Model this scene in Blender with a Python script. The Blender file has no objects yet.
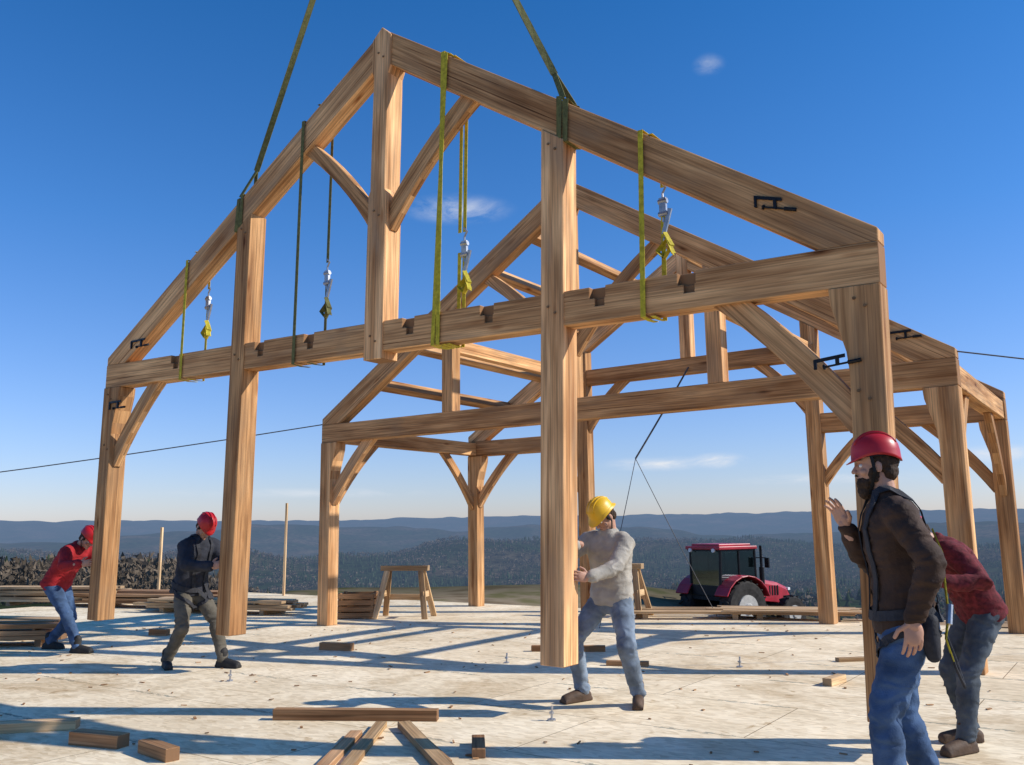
import bpy, bmesh, math, random
import numpy as np
from mathutils import Vector, Matrix, noise
from mathutils.bvhtree import BVHTree
random.seed(7); np.random.seed(7)
scene = bpy.context.scene
V = Vector
Z = V((0,0,1))
A35 = math.radians(35)
U = V((math.cos(A35), -math.sin(A35), 0))
W = V((math.sin(A35), math.cos(A35), 0))
O1 = V((-1.37, 8.80, 0))
OR_ = V((-1.45, 8.80, 0))
def bentpt(s, v, z): return OR_ + U*s + W*v + Z*z

# ------------------------------------------------------------ materials
def nt(m):
    m.use_nodes = True
    t = m.node_tree
    t.nodes.clear()
    return t
def N(t, typ, **kw):
    n = t.nodes.new(typ)
    for k, v in kw.items():
        if k.startswith('i_'):
            key = k[2:]
            key = int(key) if key.isdigit() else key.replace('_', ' ')
            n.inputs[key].default_value = v
        else:
            setattr(n, k, v)
    return n
def L(t, a, ao, b, bi): t.links.new(a.outputs[ao], b.inputs[bi])
def ramp(t, stops):
    r = N(t, 'ShaderNodeValToRGB')
    el = r.color_ramp.elements
    while len(el) < len(stops): el.new(0.5)
    for e, (p, c) in zip(el, stops):
        e.position = p
        e.color = (c[0], c[1], c[2], 1) if hasattr(c, '__len__') else (c, c, c, 1)
    return r
def mixc(t, typ='MIX', fac=None):
    m = N(t, 'ShaderNodeMix', data_type='RGBA', blend_type=typ)
    if fac is not None: m.inputs[0].default_value = fac
    return m  # inputs 6,7 output 2
def simple(name, col, rough=0.7, var=0.2, scale=12.0, bump=0.2, metal=0.0, stretch=(1,1,1), fine=80.0, spec=0.3):
    m = bpy.data.materials.new(name); t = nt(m)
    out = N(t, 'ShaderNodeOutputMaterial'); b = N(t, 'ShaderNodeBsdfPrincipled')
    b.inputs['Roughness'].default_value = rough; b.inputs['Metallic'].default_value = metal
    b.inputs['Specular IOR Level'].default_value = spec
    tc = N(t, 'ShaderNodeTexCoord'); mp = N(t, 'ShaderNodeMapping'); mp.inputs['Scale'].default_value = stretch
    L(t, tc, 'Object', mp, 'Vector')
    n1 = N(t, 'ShaderNodeTexNoise', i_Scale=scale, i_Detail=6.0); L(t, mp, 'Vector', n1, 'Vector')
    r = ramp(t, [(0.3, [c*(1-var) for c in col]), (0.7, [min(1, c*(1+var)) for c in col])])
    L(t, n1, 'Fac', r, 'Fac'); L(t, r, 'Color', b, 'Base Color')
    if bump > 0:
        n2 = N(t, 'ShaderNodeTexNoise', i_Scale=fine, i_Detail=4.0); L(t, mp, 'Vector', n2, 'Vector')
        bp = N(t, 'ShaderNodeBump', i_Strength=bump, i_Distance=0.01)
        L(t, n2, 'Fac', bp, 'Height'); L(t, bp, 'Normal', b, 'Normal')
    L(t, b, 'BSDF', out, 'Surface')
    return m

def wood_mat(name, dark, light, knots=True, rough=0.75, gray=0.0):
    m = bpy.data.materials.new(name); t = nt(m)
    out = N(t, 'ShaderNodeOutputMaterial'); b = N(t, 'ShaderNodeBsdfPrincipled')
    b.inputs['Roughness'].default_value = rough
    b.inputs['Specular IOR Level'].default_value = 0.15
    uv = N(t, 'ShaderNodeUVMap', uv_map='UVMap')
    at = N(t, 'ShaderNodeAttribute', attribute_name='wd')
    sep = N(t, 'ShaderNodeSeparateColor'); L(t, at, 'Color', sep, 'Color')
    def nz(sc, scale, detail, dist=0.0):
        mp = N(t, 'ShaderNodeMapping'); mp.inputs['Scale'].default_value = sc
        L(t, uv, 'UV', mp, 'Vector')
        n = N(t, 'ShaderNodeTexNoise', i_Scale=scale, i_Detail=detail, i_Distortion=dist)
        L(t, mp, 'Vector', n, 'Vector'); return n
    g1 = nz((0.55, 9, 1), 1.0, 6.0, 0.7)
    g2 = nz((1.2, 60, 1), 1.0, 3.0, 0.3)
    g3 = nz((0.8, 2.2, 1), 1.2, 3.0)
    r1 = ramp(t, [(0.32, dark), (0.5, [(a+c)/2 for a, c in zip(dark, light)]), (0.68, light)])
    L(t, g1, 'Fac', r1, 'Fac')
    m1 = mixc(t, 'MULTIPLY', 0.85); L(t, r1, 'Color', m1, 6)
    r2 = ramp(t, [(0.32, 0.50), (0.58, 1.10)]); L(t, g2, 'Fac', r2, 'Fac'); L(t, r2, 'Color', m1, 7)
    m2 = mixc(t, 'MULTIPLY', 0.9); L(t, m1, 2, m2, 6)
    r3 = ramp(t, [(0.3, (0.66, 0.56, 0.50)), (0.62, (1.14, 1.09, 1.04))]); L(t, g3, 'Fac', r3, 'Fac'); L(t, r3, 'Color', m2, 7)
    cur = m2
    if knots:
        mp = N(t, 'ShaderNodeMapping'); mp.inputs['Scale'].default_value = (1.3, 5.0, 1)
        L(t, uv, 'UV', mp, 'Vector')
        vo = N(t, 'ShaderNodeTexVoronoi', i_Scale=1.0); L(t, mp, 'Vector', vo, 'Vector')
        rk = ramp(t, [(0.05, (0.28, 0.17, 0.1)), (0.09, (0.66, 0.54, 0.46)), (0.17, (1, 1, 1))]); L(t, vo, 'Distance', rk, 'Fac')
        mk = mixc(t, 'MULTIPLY', 0.9); L(t, cur, 2, mk, 6); L(t, rk, 'Color', mk, 7); cur = mk
        ck = nz((0.35, 42, 1), 1.0, 2.0, 0.2)
        rc = ramp(t, [(0.66, (1, 1, 1)), (0.70, (0.26, 0.19, 0.14))]); L(t, ck, 'Fac', rc, 'Fac')
        mc = mixc(t, 'MULTIPLY', 0.85); L(t, cur, 2, mc, 6); L(t, rc, 'Color', mc, 7); cur = mc
        # weathered / handled patches, greyer
        wn = nz((0.45, 1.6, 1), 2.0, 7.0, 0.8)
        rw = ramp(t, [(0.50, 0.0), (0.68, 0.55)]); L(t, wn, 'Fac', rw, 'Fac')
        mw = mixc(t, 'MIX'); L(t, rw, 'Color', mw, 0); L(t, cur, 2, mw, 6); mw.inputs[7].default_value = (0.36, 0.245, 0.15, 1); cur = mw
    mt = mixc(t, 'MULTIPLY', 1.0); L(t, cur, 2, mt, 6)
    rt = ramp(t, [(0.0, (0.72, 0.66, 0.60)), (0.5, (1.0, 0.96, 0.90)), (1.0, (1.24, 1.22, 1.22))]); L(t, sep, 'Red', rt, 'Fac'); L(t, rt, 'Color', mt, 7)
    me = mixc(t, 'MIX'); L(t, sep, 'Green', me, 0); L(t, mt, 2, me, 6)
    me.inputs[7].default_value = (dark[0]*0.8, dark[1]*0.8, dark[2]*0.85, 1)
    L(t, me, 2, b, 'Base Color')
    bp = N(t, 'ShaderNodeBump', i_Strength=0.5, i_Distance=0.004); L(t, g2, 'Fac', bp, 'Height'); L(t, bp, 'Normal', b, 'Normal')
    L(t, b, 'BSDF', out, 'Surface')
    return m

M_timber = wood_mat('timber_wood', (0.38, 0.195, 0.082), (0.86, 0.545, 0.275))
M_lumber = wood_mat('lumber_wood', (0.44, 0.30, 0.16), (0.70, 0.53, 0.32), knots=False)
M_scrap = wood_mat('scrap_wood', (0.28, 0.155, 0.075), (0.52, 0.33, 0.18), knots=False)
M_dark = simple('black_steel', (0.02, 0.02, 0.022), 0.45, 0.2, 20, 0.1, 0.6)
M_steel = simple('galvanised_steel', (0.45, 0.45, 0.46), 0.4, 0.2, 20, 0.1, 0.9)
M_cable = simple('cable_steel', (0.08, 0.08, 0.085), 0.5, 0.1, 20, 0)
M_sgreen = simple('sling_webbing', (0.14, 0.135, 0.045), 0.8, 0.3, 25, 0.3)
M_syel = simple('strap_webbing', (0.50, 0.41, 0.03), 0.75, 0.3, 25, 0.3)
M_peg = simple('oak_peg', (0.2, 0.12, 0.06), 0.8)

# ------------------------------------------------------------ helpers
def make_obj(name, me, mats, parent=None, smooth=False):
    for m in mats: me.materials.append(m)
    o = bpy.data.objects.new(name, me); scene.collection.objects.link(o)
    if smooth: me.polygons.foreach_set('use_smooth', [True]*len(me.polygons))
    if parent is not None:
        o.parent = parent
        o.matrix_parent_inverse = Matrix.Translation(-parent.location)
    return o
def root(name, loc=(0,0,0)):
    e = bpy.data.objects.new(name, None); e.empty_display_size = 0.3
    e.location = loc; scene.collection.objects.link(e); return e

class Wood:
    def __init__(s):
        s.bm = bmesh.new(); s.uv = s.bm.loops.layers.uv.new('UVMap'); s.col = s.bm.loops.layers.float_color.new('wd')
    def prism(s, O, A, B, Nn, poly, th, grain=(1,0), off=0.0, tint=None, mi=0):
        A = V(A).normalized(); B = V(B).normalized(); Nn = V(Nn).normalized()
        if A.cross(B).dot(Nn) < 0: flip = True
        else: flip = False
        g = V((grain[0], grain[1])).normalized(); gp = V((-g.y, g.x))
        area = sum(poly[i][0]*poly[(i+1)%len(poly)][1]-poly[(i+1)%len(poly)][0]*poly[i][1] for i in range(len(poly)))
        if area < 0: poly = poly[::-1]
        n = len(poly)
        f0 = [s.bm.verts.new(O + A*p[0] + B*p[1] + Nn*(off - th/2)) for p in poly]
        f1 = [s.bm.verts.new(O + A*p[0] + B*p[1] + Nn*(off + th/2)) for p in poly]
        ro = V((random.uniform(0, 50), random.uniform(0, 50)))
        tn = random.random() if tint is None else tint
        def setf(vs, uvs, end):
            f = s.bm.faces.new(vs if not flip else vs[::-1])
            f.material_index = mi
            us = uvs if not flip else uvs[::-1]
            for l, q in zip(f.loops, us):
                l[s.uv].uv = V(q) + ro
                l[s.col] = (tn, end, 0, 1)
        uvp = [(V(p).dot(g), V(p).dot(gp)) for p in poly]
        setf(f0[::-1], uvp[::-1], 0.0)
        setf(f1, [(a, b+3.3) for a, b in uvp], 0.0)
        for i in range(n):
            j = (i+1) % n
            e = V(poly[j]) - V(poly[i]); 
            if e.length < 1e-6: continue
            along = abs(e.normalized().dot(g))
            end = 1.0 if along < 0.35 else 0.0
            a0 = uvp[i][0]; a1 = uvp[j][0]
            if end: a0, a1 = uvp[i][1], uvp[j][1]
            k = i*0.7 + 7
            setf([f0[i], f0[j], f1[j], f1[i]], [(a0, k), (a1, k), (a1, k+th), (a0, k+th)], end)
    def beam(s, p0, p1, w, h, up=Z, tint=None, mi=0):
        p0 = V(p0); p1 = V(p1); A = (p1-p0); Ln = A.length; A.normalize()
        Nn = A.cross(V(up))
        if Nn.length < 1e-4: Nn = A.cross(U)
        Nn.normalize(); B = Nn.cross(A).normalized()
        s.prism(p0, A, B, Nn, [(0,-h/2),(Ln,-h/2),(Ln,h/2),(0,h/2)], w, (1,0), tint=tint, mi=mi)
    def obj(s, name, mats, parent=None, bevel=0.006):
        me = bpy.data.meshes.new(name); s.bm.normal_update()
        bmesh.ops.recalc_face_normals(s.bm, faces=s.bm.faces)
        s.bm.to_mesh(me); s.bm.free()
        o = make_obj(name, me, mats, parent)
        if bevel:
            md = o.modifiers.new('bevel', 'BEVEL'); md.width = bevel; md.segments = 1; md.limit_method = 'ANGLE'; md.angle_limit = math.radians(35)
        return o

def curved(a, b, w, bow, n=9):
    a = V(a); b = V(b); d = (b-a); perp = V((-d.y, d.x)).normalized()
    c = (a+b)/2 + perp*bow*2
    pts = []; up = []; dn = []
    for i in range(n):
        t = i/(n-1)
        p = a*(1-t)**2 + c*2*t*(1-t) + b*t*t
        tg = ((c-a)*(1-t) + (b-c)*t).normalized(); q = V((-tg.y, tg.x))
        up.append(tuple(p + q*w/2)); dn.append(tuple(p - q*w/2))
    return dn + up[::-1], (d.x, d.y)

class G:
    """generic geometry collector"""
    def __init__(s, M=None): s.bm = bmesh.new(); s.M = M or Matrix.Identity(4)
    def _f(s, vs, mi):
        try:
            f = s.bm.faces.new(vs); f.material_index = mi; return f
        except ValueError: return None
    def v(s, p): return s.bm.verts.new(s.M @ V(p))
    def box(s, c, size, mi=0, R=None):
        R = R or Matrix.Identity(3); c = V(c); hx, hy, hz = [q/2 for q in size]
        vs = [s.v(c + R @ V((x*hx, y*hy, z*hz))) for x in (-1,1) for y in (-1,1) for z in (-1,1)]
        for q in [(0,1,3,2),(4,6,7,5),(0,4,5,1),(2,3,7,6),(0,2,6,4),(1,5,7,3)]: s._f([vs[i] for i in q], mi)
    def hexa(s, b4, t4, mi=0):
        vs = [s.v(p) for p in b4+t4]
        s._f([vs[3],vs[2],vs[1],vs[0]], mi); s._f(vs[4:8], mi)
        for i in range(4):
            j = (i+1)%4; s._f([vs[i],vs[j],vs[j+4],vs[i+4]], mi)
    def rings(s, rings, mi=0, cap=True):
        R = [[s.v(p) for p in r] for r in rings]
        n = len(R[0])
        for a, b in zip(R, R[1:]):
            for i in range(n):
                j = (i+1)%n; s._f([a[i],a[j],b[j],b[i]], mi)
        if cap: s._f(R[0][::-1], mi); s._f(R[-1], mi)
    def tube(s, pts, rads, seg=10, mi=0, round_=False):
        pts = [V(p) for p in pts]
        if not hasattr(rads, '__len__'): rads = [rads]*len(pts)
        if round_:
            d0 = (pts[0]-pts[1]).normalized(); d1 = (pts[-1]-pts[-2]).normalized()
            P0=[];R0=[];P1=[];R1=[]
            for k in (0.05, 0.35, 0.62, 0.85):
                P0.append(pts[0]+d0*rads[0]*math.cos(k*math.pi/2)); R0.append(rads[0]*math.sin(k*math.pi/2))
                P1.insert(0, pts[-1]+d1*rads[-1]*math.cos(k*math.pi/2)); R1.insert(0, rads[-1]*math.sin(k*math.pi/2))
            pts = P0+pts+P1; rads = R0+list(rads)+R1
        rr = []; prev = None
        for i, p in enumerate(pts):
            a = pts[max(i-1,0)]; b = pts[min(i+1,len(pts)-1)]; d = (b-a).normalized()
            if prev is None: x = d.orthogonal().normalized()
            else:
                x = (prev - d*prev.dot(d)).normalized()
            prev = x; y = d.cross(x)
            rr.append([p + x*math.cos(q*2*math.pi/seg)*rads[i] + y*math.sin(q*2*math.pi/seg)*rads[i] for q in range(seg)])
        s.rings(rr, mi)
    def ell(s, c, ax, ay, az, mi=0, sub=3):
        c = V(c); ax=V(ax); ay=V(ay); az=V(az)
        mm = Matrix((( ax.x,ay.x,az.x,c.x),(ax.y,ay.y,az.y,c.y),(ax.z,ay.z,az.z,c.z),(0,0,0,1)))
        r = bmesh.ops.create_icosphere(s.bm, subdivisions=sub, radius=1.0, matrix=s.M @ mm)
        fs = set(f for v in r['verts'] for f in v.link_faces)
        for f in fs: f.material_index = mi
    def ribbon(s, pts, wdirs, width, th, mi=0):
        pts = [V(p) for p in pts]
        rr = []
        for i, p in enumerate(pts):
            a = pts[max(i-1,0)]; b = pts[min(i+1,len(pts)-1)]; d = (b-a).normalized()
            w = wdirs[i] if isinstance(wdirs, list) else wdirs
            w = V(w); w = (w - d*w.dot(d)).normalized(); n = d.cross(w)
            rr.append([p+w*width/2+n*th/2, p-w*width/2+n*th/2, p-w*width/2-n*th/2, p+w*width/2-n*th/2])
        s.rings(rr, mi)
    def obj(s, name, mats, parent=None, smooth=False, bevel=0, autos=False):
        bmesh.ops.recalc_face_normals(s.bm, faces=s.bm.faces)
        me = bpy.data.meshes.new(name); s.bm.to_mesh(me); s.bm.free()
        o = make_obj(name, me, mats, parent, smooth)
        if bevel:
            md = o.modifiers.new('bevel', 'BEVEL'); md.width = bevel; md.segments = 2; md.limit_method = 'ANGLE'; md.angle_limit = math.radians(40)
        return o
    def remesh(s, name, voxel, mats, parent=None, smooth_it=4, disp=None, clampz=None, matfn=None):
        bmesh.ops.recalc_face_normals(s.bm, faces=s.bm.faces)
        me = bpy.data.meshes.new(name+'_src'); s.bm.to_mesh(me); s.bm.free()
        o = bpy.data.objects.new(name+'_src', me); scene.collection.objects.link(o)
        md = o.modifiers.new('r', 'REMESH'); md.mode = 'VOXEL'; md.voxel_size = voxel
        if smooth_it:
            ms = o.modifiers.new('s', 'SMOOTH'); ms.iterations = smooth_it; ms.factor = 0.5
        dg = bpy.context.evaluated_depsgraph_get(); dg.update()
        m2 = bpy.data.meshes.new_from_object(o.evaluated_get(dg))
        bpy.data.objects.remove(o); bpy.data.meshes.remove(me)
        m2.name = name
        if disp or clampz is not None:
            nr = [v.normal.copy() for v in m2.vertices]
            for v, n in zip(m2.vertices, nr):
                if disp: v.co = v.co + n*disp(v.co)
                if clampz is not None and v.co.z < clampz: v.co.z = clampz
        m2.materials.clear()
        ob = make_obj(name, m2, mats, parent, True)
        if matfn:
            for p in m2.polygons: p.material_index = matfn(p.center)
        return ob

# ------------------------------------------------------------ camera
cam_d = bpy.data.cameras.new('camera'); cam = bpy.data.objects.new('camera', cam_d); scene.collection.objects.link(cam)
cam_d.sensor_width = 36; cam_d.lens = 31.3; cam_d.clip_end = 40000; cam_d.clip_start = 0.05
cam.matrix_world = Matrix.Translation((0,0,1.5)) @ Matrix.Rotation(math.radians(99.28), 4, 'X') @ Matrix.Rotation(math.radians(-0.7), 4, 'Z')
scene.camera = cam

# ------------------------------------------------------------ light and sky
SUN = V((1.0, -0.10, 0)).normalized(); EL = math.radians(34)
sd = bpy.data.lights.new('sun', 'SUN'); sd.energy = 5.0; sd.angle = math.radians(0.53); sd.color = (1.0, 0.945, 0.86)
so = bpy.data.objects.new('sun', sd); scene.collection.objects.link(so)
sv = V((SUN.x*math.cos(EL), SUN.y*math.cos(EL), math.sin(EL)))
so.rotation_euler = sv.to_track_quat('Z', 'Y').to_euler(); so.location = (20, -2, 20)
w = bpy.data.worlds.new('World'); scene.world = w; w.use_nodes = True
t = w.node_tree; t.nodes.clear()
wo = N(t, 'ShaderNodeOutputWorld'); bg = N(t, 'ShaderNodeBackground', i_Strength=0.098)
sky = N(t, 'ShaderNodeTexSky', sky_type='NISHITA'); sky.sun_disc = False
sky.sun_elevation = EL; sky.sun_rotation = math.atan2(SUN.x, SUN.y)
sky.altitude = 300; sky.air_density = 1.0; sky.dust_density = 0.5; sky.ozone_density = 3.0
tc = N(t, 'ShaderNodeTexCoord')
mu = mixc(t, 'MULTIPLY', 1.0); L(t, sky, 'Color', mu, 6)
sxyz = N(t, 'ShaderNodeSeparateXYZ'); L(t, tc, 'Generated', sxyz, 'Vector')
tint = ramp(t, [(0.0, (1.25/2, 1.20/2, 1.52/2)), (0.12, (1.0/2, 1.17/2, 1.62/2)), (0.32, (0.54/2, 1.10/2, 1.70/2)), (0.6, (0.20/2, 0.96/2, 1.62/2))])
L(t, sxyz, 'Z', tint, 'Fac')
dbl = N(t, 'ShaderNodeVectorMath', operation='SCALE'); dbl.inputs['Scale'].default_value = 2.0; L(t, tint, 'Color', dbl, 0)
L(t, dbl, 'Vector', mu, 7)
cn = N(t, 'ShaderNodeTexNoise', i_Scale=14.0, i_Detail=9.0, i_Roughness=0.70, i_Distortion=0.5)
cmap = N(t, 'ShaderNodeMapping'); cmap.inputs['Scale'].default_value = (1, 1, 3.2)
L(t, tc, 'Generated', cmap, 'Vector'); L(t, cmap, 'Vector', cn, 'Vector')
def azel(az, el):
    az = math.radians(az); el = math.radians(el)
    return V((math.sin(az)*math.cos(el), math.cos(az)*math.cos(el), math.sin(el)))
clouds = [(-3.5, 20.3, 0.07, 0.019, 0.7), (13.6, 28.1, 0.020, 0.013, 0.32), (9.2, 3.9, 0.075, 0.010, 0.9), (13.0, 4.0, 0.04, 0.011, 1.0), (28.5, 3.8, 0.07, 0.011, 0.9), (19.2, 2.7, 0.12, 0.008, 0.7), (-13.0, 2.3, 0.2, 0.007, 0.45)]
acc = None
for (caz, cel, rx, rz, st) in clouds:
    d = azel(caz, cel)
    sub = N(t, 'ShaderNodeVectorMath', operation='SUBTRACT'); L(t, tc, 'Generated', sub, 0); sub.inputs[1].default_value = d
    sc = N(t, 'ShaderNodeVectorMath', operation='MULTIPLY'); L(t, sub, 'Vector', sc, 0); sc.inputs[1].default_value = (1/rx, 1/rx, 1/rz)
    ln = N(t, 'ShaderNodeVectorMath', operation='LENGTH'); L(t, sc, 'Vector', ln, 0)
    mr = N(t, 'ShaderNodeMapRange'); mr.interpolation_type = 'SMOOTHSTEP'
    mr.inputs[1].default_value = 0.0; mr.inputs[2].default_value = 1.0; mr.inputs[3].default_value = st; mr.inputs[4].default_value = 0.0
    L(t, ln, 'Value', mr, 0)
    if acc is None: acc = mr
    else:
        ad = N(t, 'ShaderNodeMath', operation='ADD'); L(t, acc, 0, ad, 0); L(t, mr, 0, ad, 1); acc = ad
rn = N(t, 'ShaderNodeMapRange'); rn.inputs[1].default_value = 0.38; rn.inputs[2].default_value = 0.66; L(t, cn, 'Fac', rn, 0)
cm = N(t, 'ShaderNodeMath', operation='MULTIPLY'); cm.use_clamp = True; L(t, acc, 0, cm, 0); L(t, rn, 0, cm, 1)
mx = mixc(t); L(t, cm, 0, mx, 0); L(t, mu, 2, mx, 6); mx.inputs[7].default_value = (8.2, 8.5, 9.0, 1)
L(t, mx, 2, bg, 'Color'); L(t, bg, 'Background', wo, 'Surface')
scene.view_settings.view_transform = 'Standard'; scene.view_settings.look = 'None'; scene.view_settings.exposure = 0

# ------------------------------------------------------------ terrain
def sstep(x): x = np.clip(x, 0, 1); return x*x*(3-2*x)
def terrain_h(X, Y):
    r = np.sqrt(X*X+Y*Y); az = np.arctan2(X, Y)
    s = (X-O1.x)*U.x + (Y-O1.y)*U.y
    near = -0.42 - 1.35*sstep((s+9)/9.0)
    near = near + 0.05*np.sin(X*0.9+1)*np.sin(Y*0.7)
    lf = 1-sstep((az+0.40)/0.22)          # 1 on the left
    r0 = 31 - 6*lf
    h = near - np.clip((0.30-0.235*lf)*(r-r0), 0, 42-24*lf)
    h = h - (70+16*lf)*sstep((r-240)/1300.0)
    k = sstep((r-250)/600.0)
    h = h + k*(8*np.sin(X/130.0+0.5)*np.cos(Y/170.0+1.0) + 5*np.sin(X/61.0+Y/83.0) + 3*np.sin(X/37.0-Y/29.0+2))
    a1 = 1+0.25*np.sin(az*9+1.0)+0.15*np.sin(az*21+2)+0.05*np.sin(az*57)
    h = h + 60*a1*np.exp(-((r-2500-300*np.sin(az*6))/420.0)**2)
    a2 = 1+0.26*np.sin(az*7+2.6)+0.17*np.sin(az*17)+0.05*np.sin(az*43+1)
    h = h + 106*a2*np.exp(-((r-4700-350*np.sin(az*5+2))/650.0)**2)
    a3 = 1+0.035*np.sin(az*6+0.4)+0.028*np.sin(az*15+2)+0.012*np.sin(az*41)+0.06*az
    h = h + 222*a3*np.exp(-(np.maximum(9000-r, (r-9000)*0.3)/1500.0)**2)
    return h
rs = np.concatenate([[0.01], np.geomspace(4, 15000, 210)])
azs = np.radians(np.concatenate([np.linspace(-48, 48, 420), np.linspace(48, 312, 90)[1:-1]]))
RR, AA = np.meshgrid(rs, azs, indexing='ij')
XX = RR*np.sin(AA); YY = RR*np.cos(AA); HH = terrain_h(XX, YY)
nr_, na_ = XX.shape
co = np.stack([XX.ravel(), YY.ravel(), HH.ravel()], 1)
ii = np.arange(nr_-1)[:, None]*na_; jj = np.arange(na_)[None, :]; j2 = (jj+1) % na_
quads = np.stack([(ii+jj), (ii+j2), (ii+na_+j2), (ii+na_+jj)], -1).reshape(-1, 4)[:, ::-1]
def np_mesh(name, co, faces):
    k = faces.shape[1]
    me = bpy.data.meshes.new(name); me.vertices.add(len(co)); me.vertices.foreach_set('co', co.astype(np.float32).ravel())
    me.loops.add(faces.size); me.loops.foreach_set('vertex_index', faces.astype(np.int32).ravel())
    me.polygons.add(len(faces)); me.polygons.foreach_set('loop_start', np.arange(len(faces), dtype=np.int32)*k)
    me.update(calc_edges=True); me.validate(); return me
PAINTED_HAZE = (0.165, 0.25, 0.41)
def painted_haze_out(t, shader, sock='BSDF', Lh=6800.0):  # paints aerial haze into the material: blue emission growing with distance from origin
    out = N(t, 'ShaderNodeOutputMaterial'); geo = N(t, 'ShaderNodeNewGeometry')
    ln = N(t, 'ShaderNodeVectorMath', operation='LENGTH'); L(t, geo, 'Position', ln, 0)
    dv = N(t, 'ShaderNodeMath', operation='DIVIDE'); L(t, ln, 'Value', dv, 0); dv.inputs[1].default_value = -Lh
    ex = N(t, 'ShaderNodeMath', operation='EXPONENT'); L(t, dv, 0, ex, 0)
    em = N(t, 'ShaderNodeEmission', i_Strength=1.0); em.inputs['Color'].default_value = (*PAINTED_HAZE, 1)
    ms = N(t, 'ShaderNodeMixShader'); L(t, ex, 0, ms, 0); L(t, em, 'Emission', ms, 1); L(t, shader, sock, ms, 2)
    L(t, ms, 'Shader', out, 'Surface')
mg = bpy.data.materials.new('terrain'); t = nt(mg)
b = N(t, 'ShaderNodeBsdfDiffuse')
geo = N(t, 'ShaderNodeNewGeometry')
n1 = N(t, 'ShaderNodeTexNoise', i_Scale=0.0035, i_Detail=8.0, i_Roughness=0.65); L(t, geo, 'Position', n1, 'Vector')
n2 = N(t, 'ShaderNodeTexNoise', i_Scale=0.05, i_Detail=6.0, i_Roughness=0.7); L(t, geo, 'Position', n2, 'Vector')
r1 = ramp(t, [(0.42, (0.022, 0.034, 0.014)), (0.52, (0.040, 0.042, 0.022)), (0.62, (0.080, 0.060, 0.038)), (0.76, (0.14, 0.115, 0.06))]); L(t, n1, 'Fac', r1, 'Fac')
r2 = ramp(t, [(0.35, 0.30), (0.65, 1.45)]); L(t, n2, 'Fac', r2, 'Fac')
m1 = mixc(t, 'MULTIPLY', 1.0); L(t, r1, 'Color', m1, 6); L(t, r2, 'Color', m1, 7)
n3 = N(t, 'ShaderNodeTexNoise', i_Scale=0.8, i_Detail=8.0); L(t, geo, 'Position', n3, 'Vector')
r3 = ramp(t, [(0.35, (0.16, 0.115, 0.07)), (0.52, (0.26, 0.20, 0.13)), (0.66, (0.15, 0.13, 0.06))]); L(t, n3, 'Fac', r3, 'Fac')
ln = N(t, 'ShaderNodeVectorMath', operation='LENGTH'); L(t, geo, 'Position', ln, 0)
mr = N(t, 'ShaderNodeMapRange'); mr.inputs[1].default_value = 25; mr.inputs[2].default_value = 34; L(t, ln, 'Value', mr, 0)
m2 = mixc(t); L(t, mr, 0, m2, 0); L(t, r3, 'Color', m2, 6); L(t, m1, 2, m2, 7)
L(t, m2, 2, b, 'Color'); painted_haze_out(t, b)
make_obj('ground', np_mesh('ground', co, quads), [mg], smooth=True)

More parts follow.
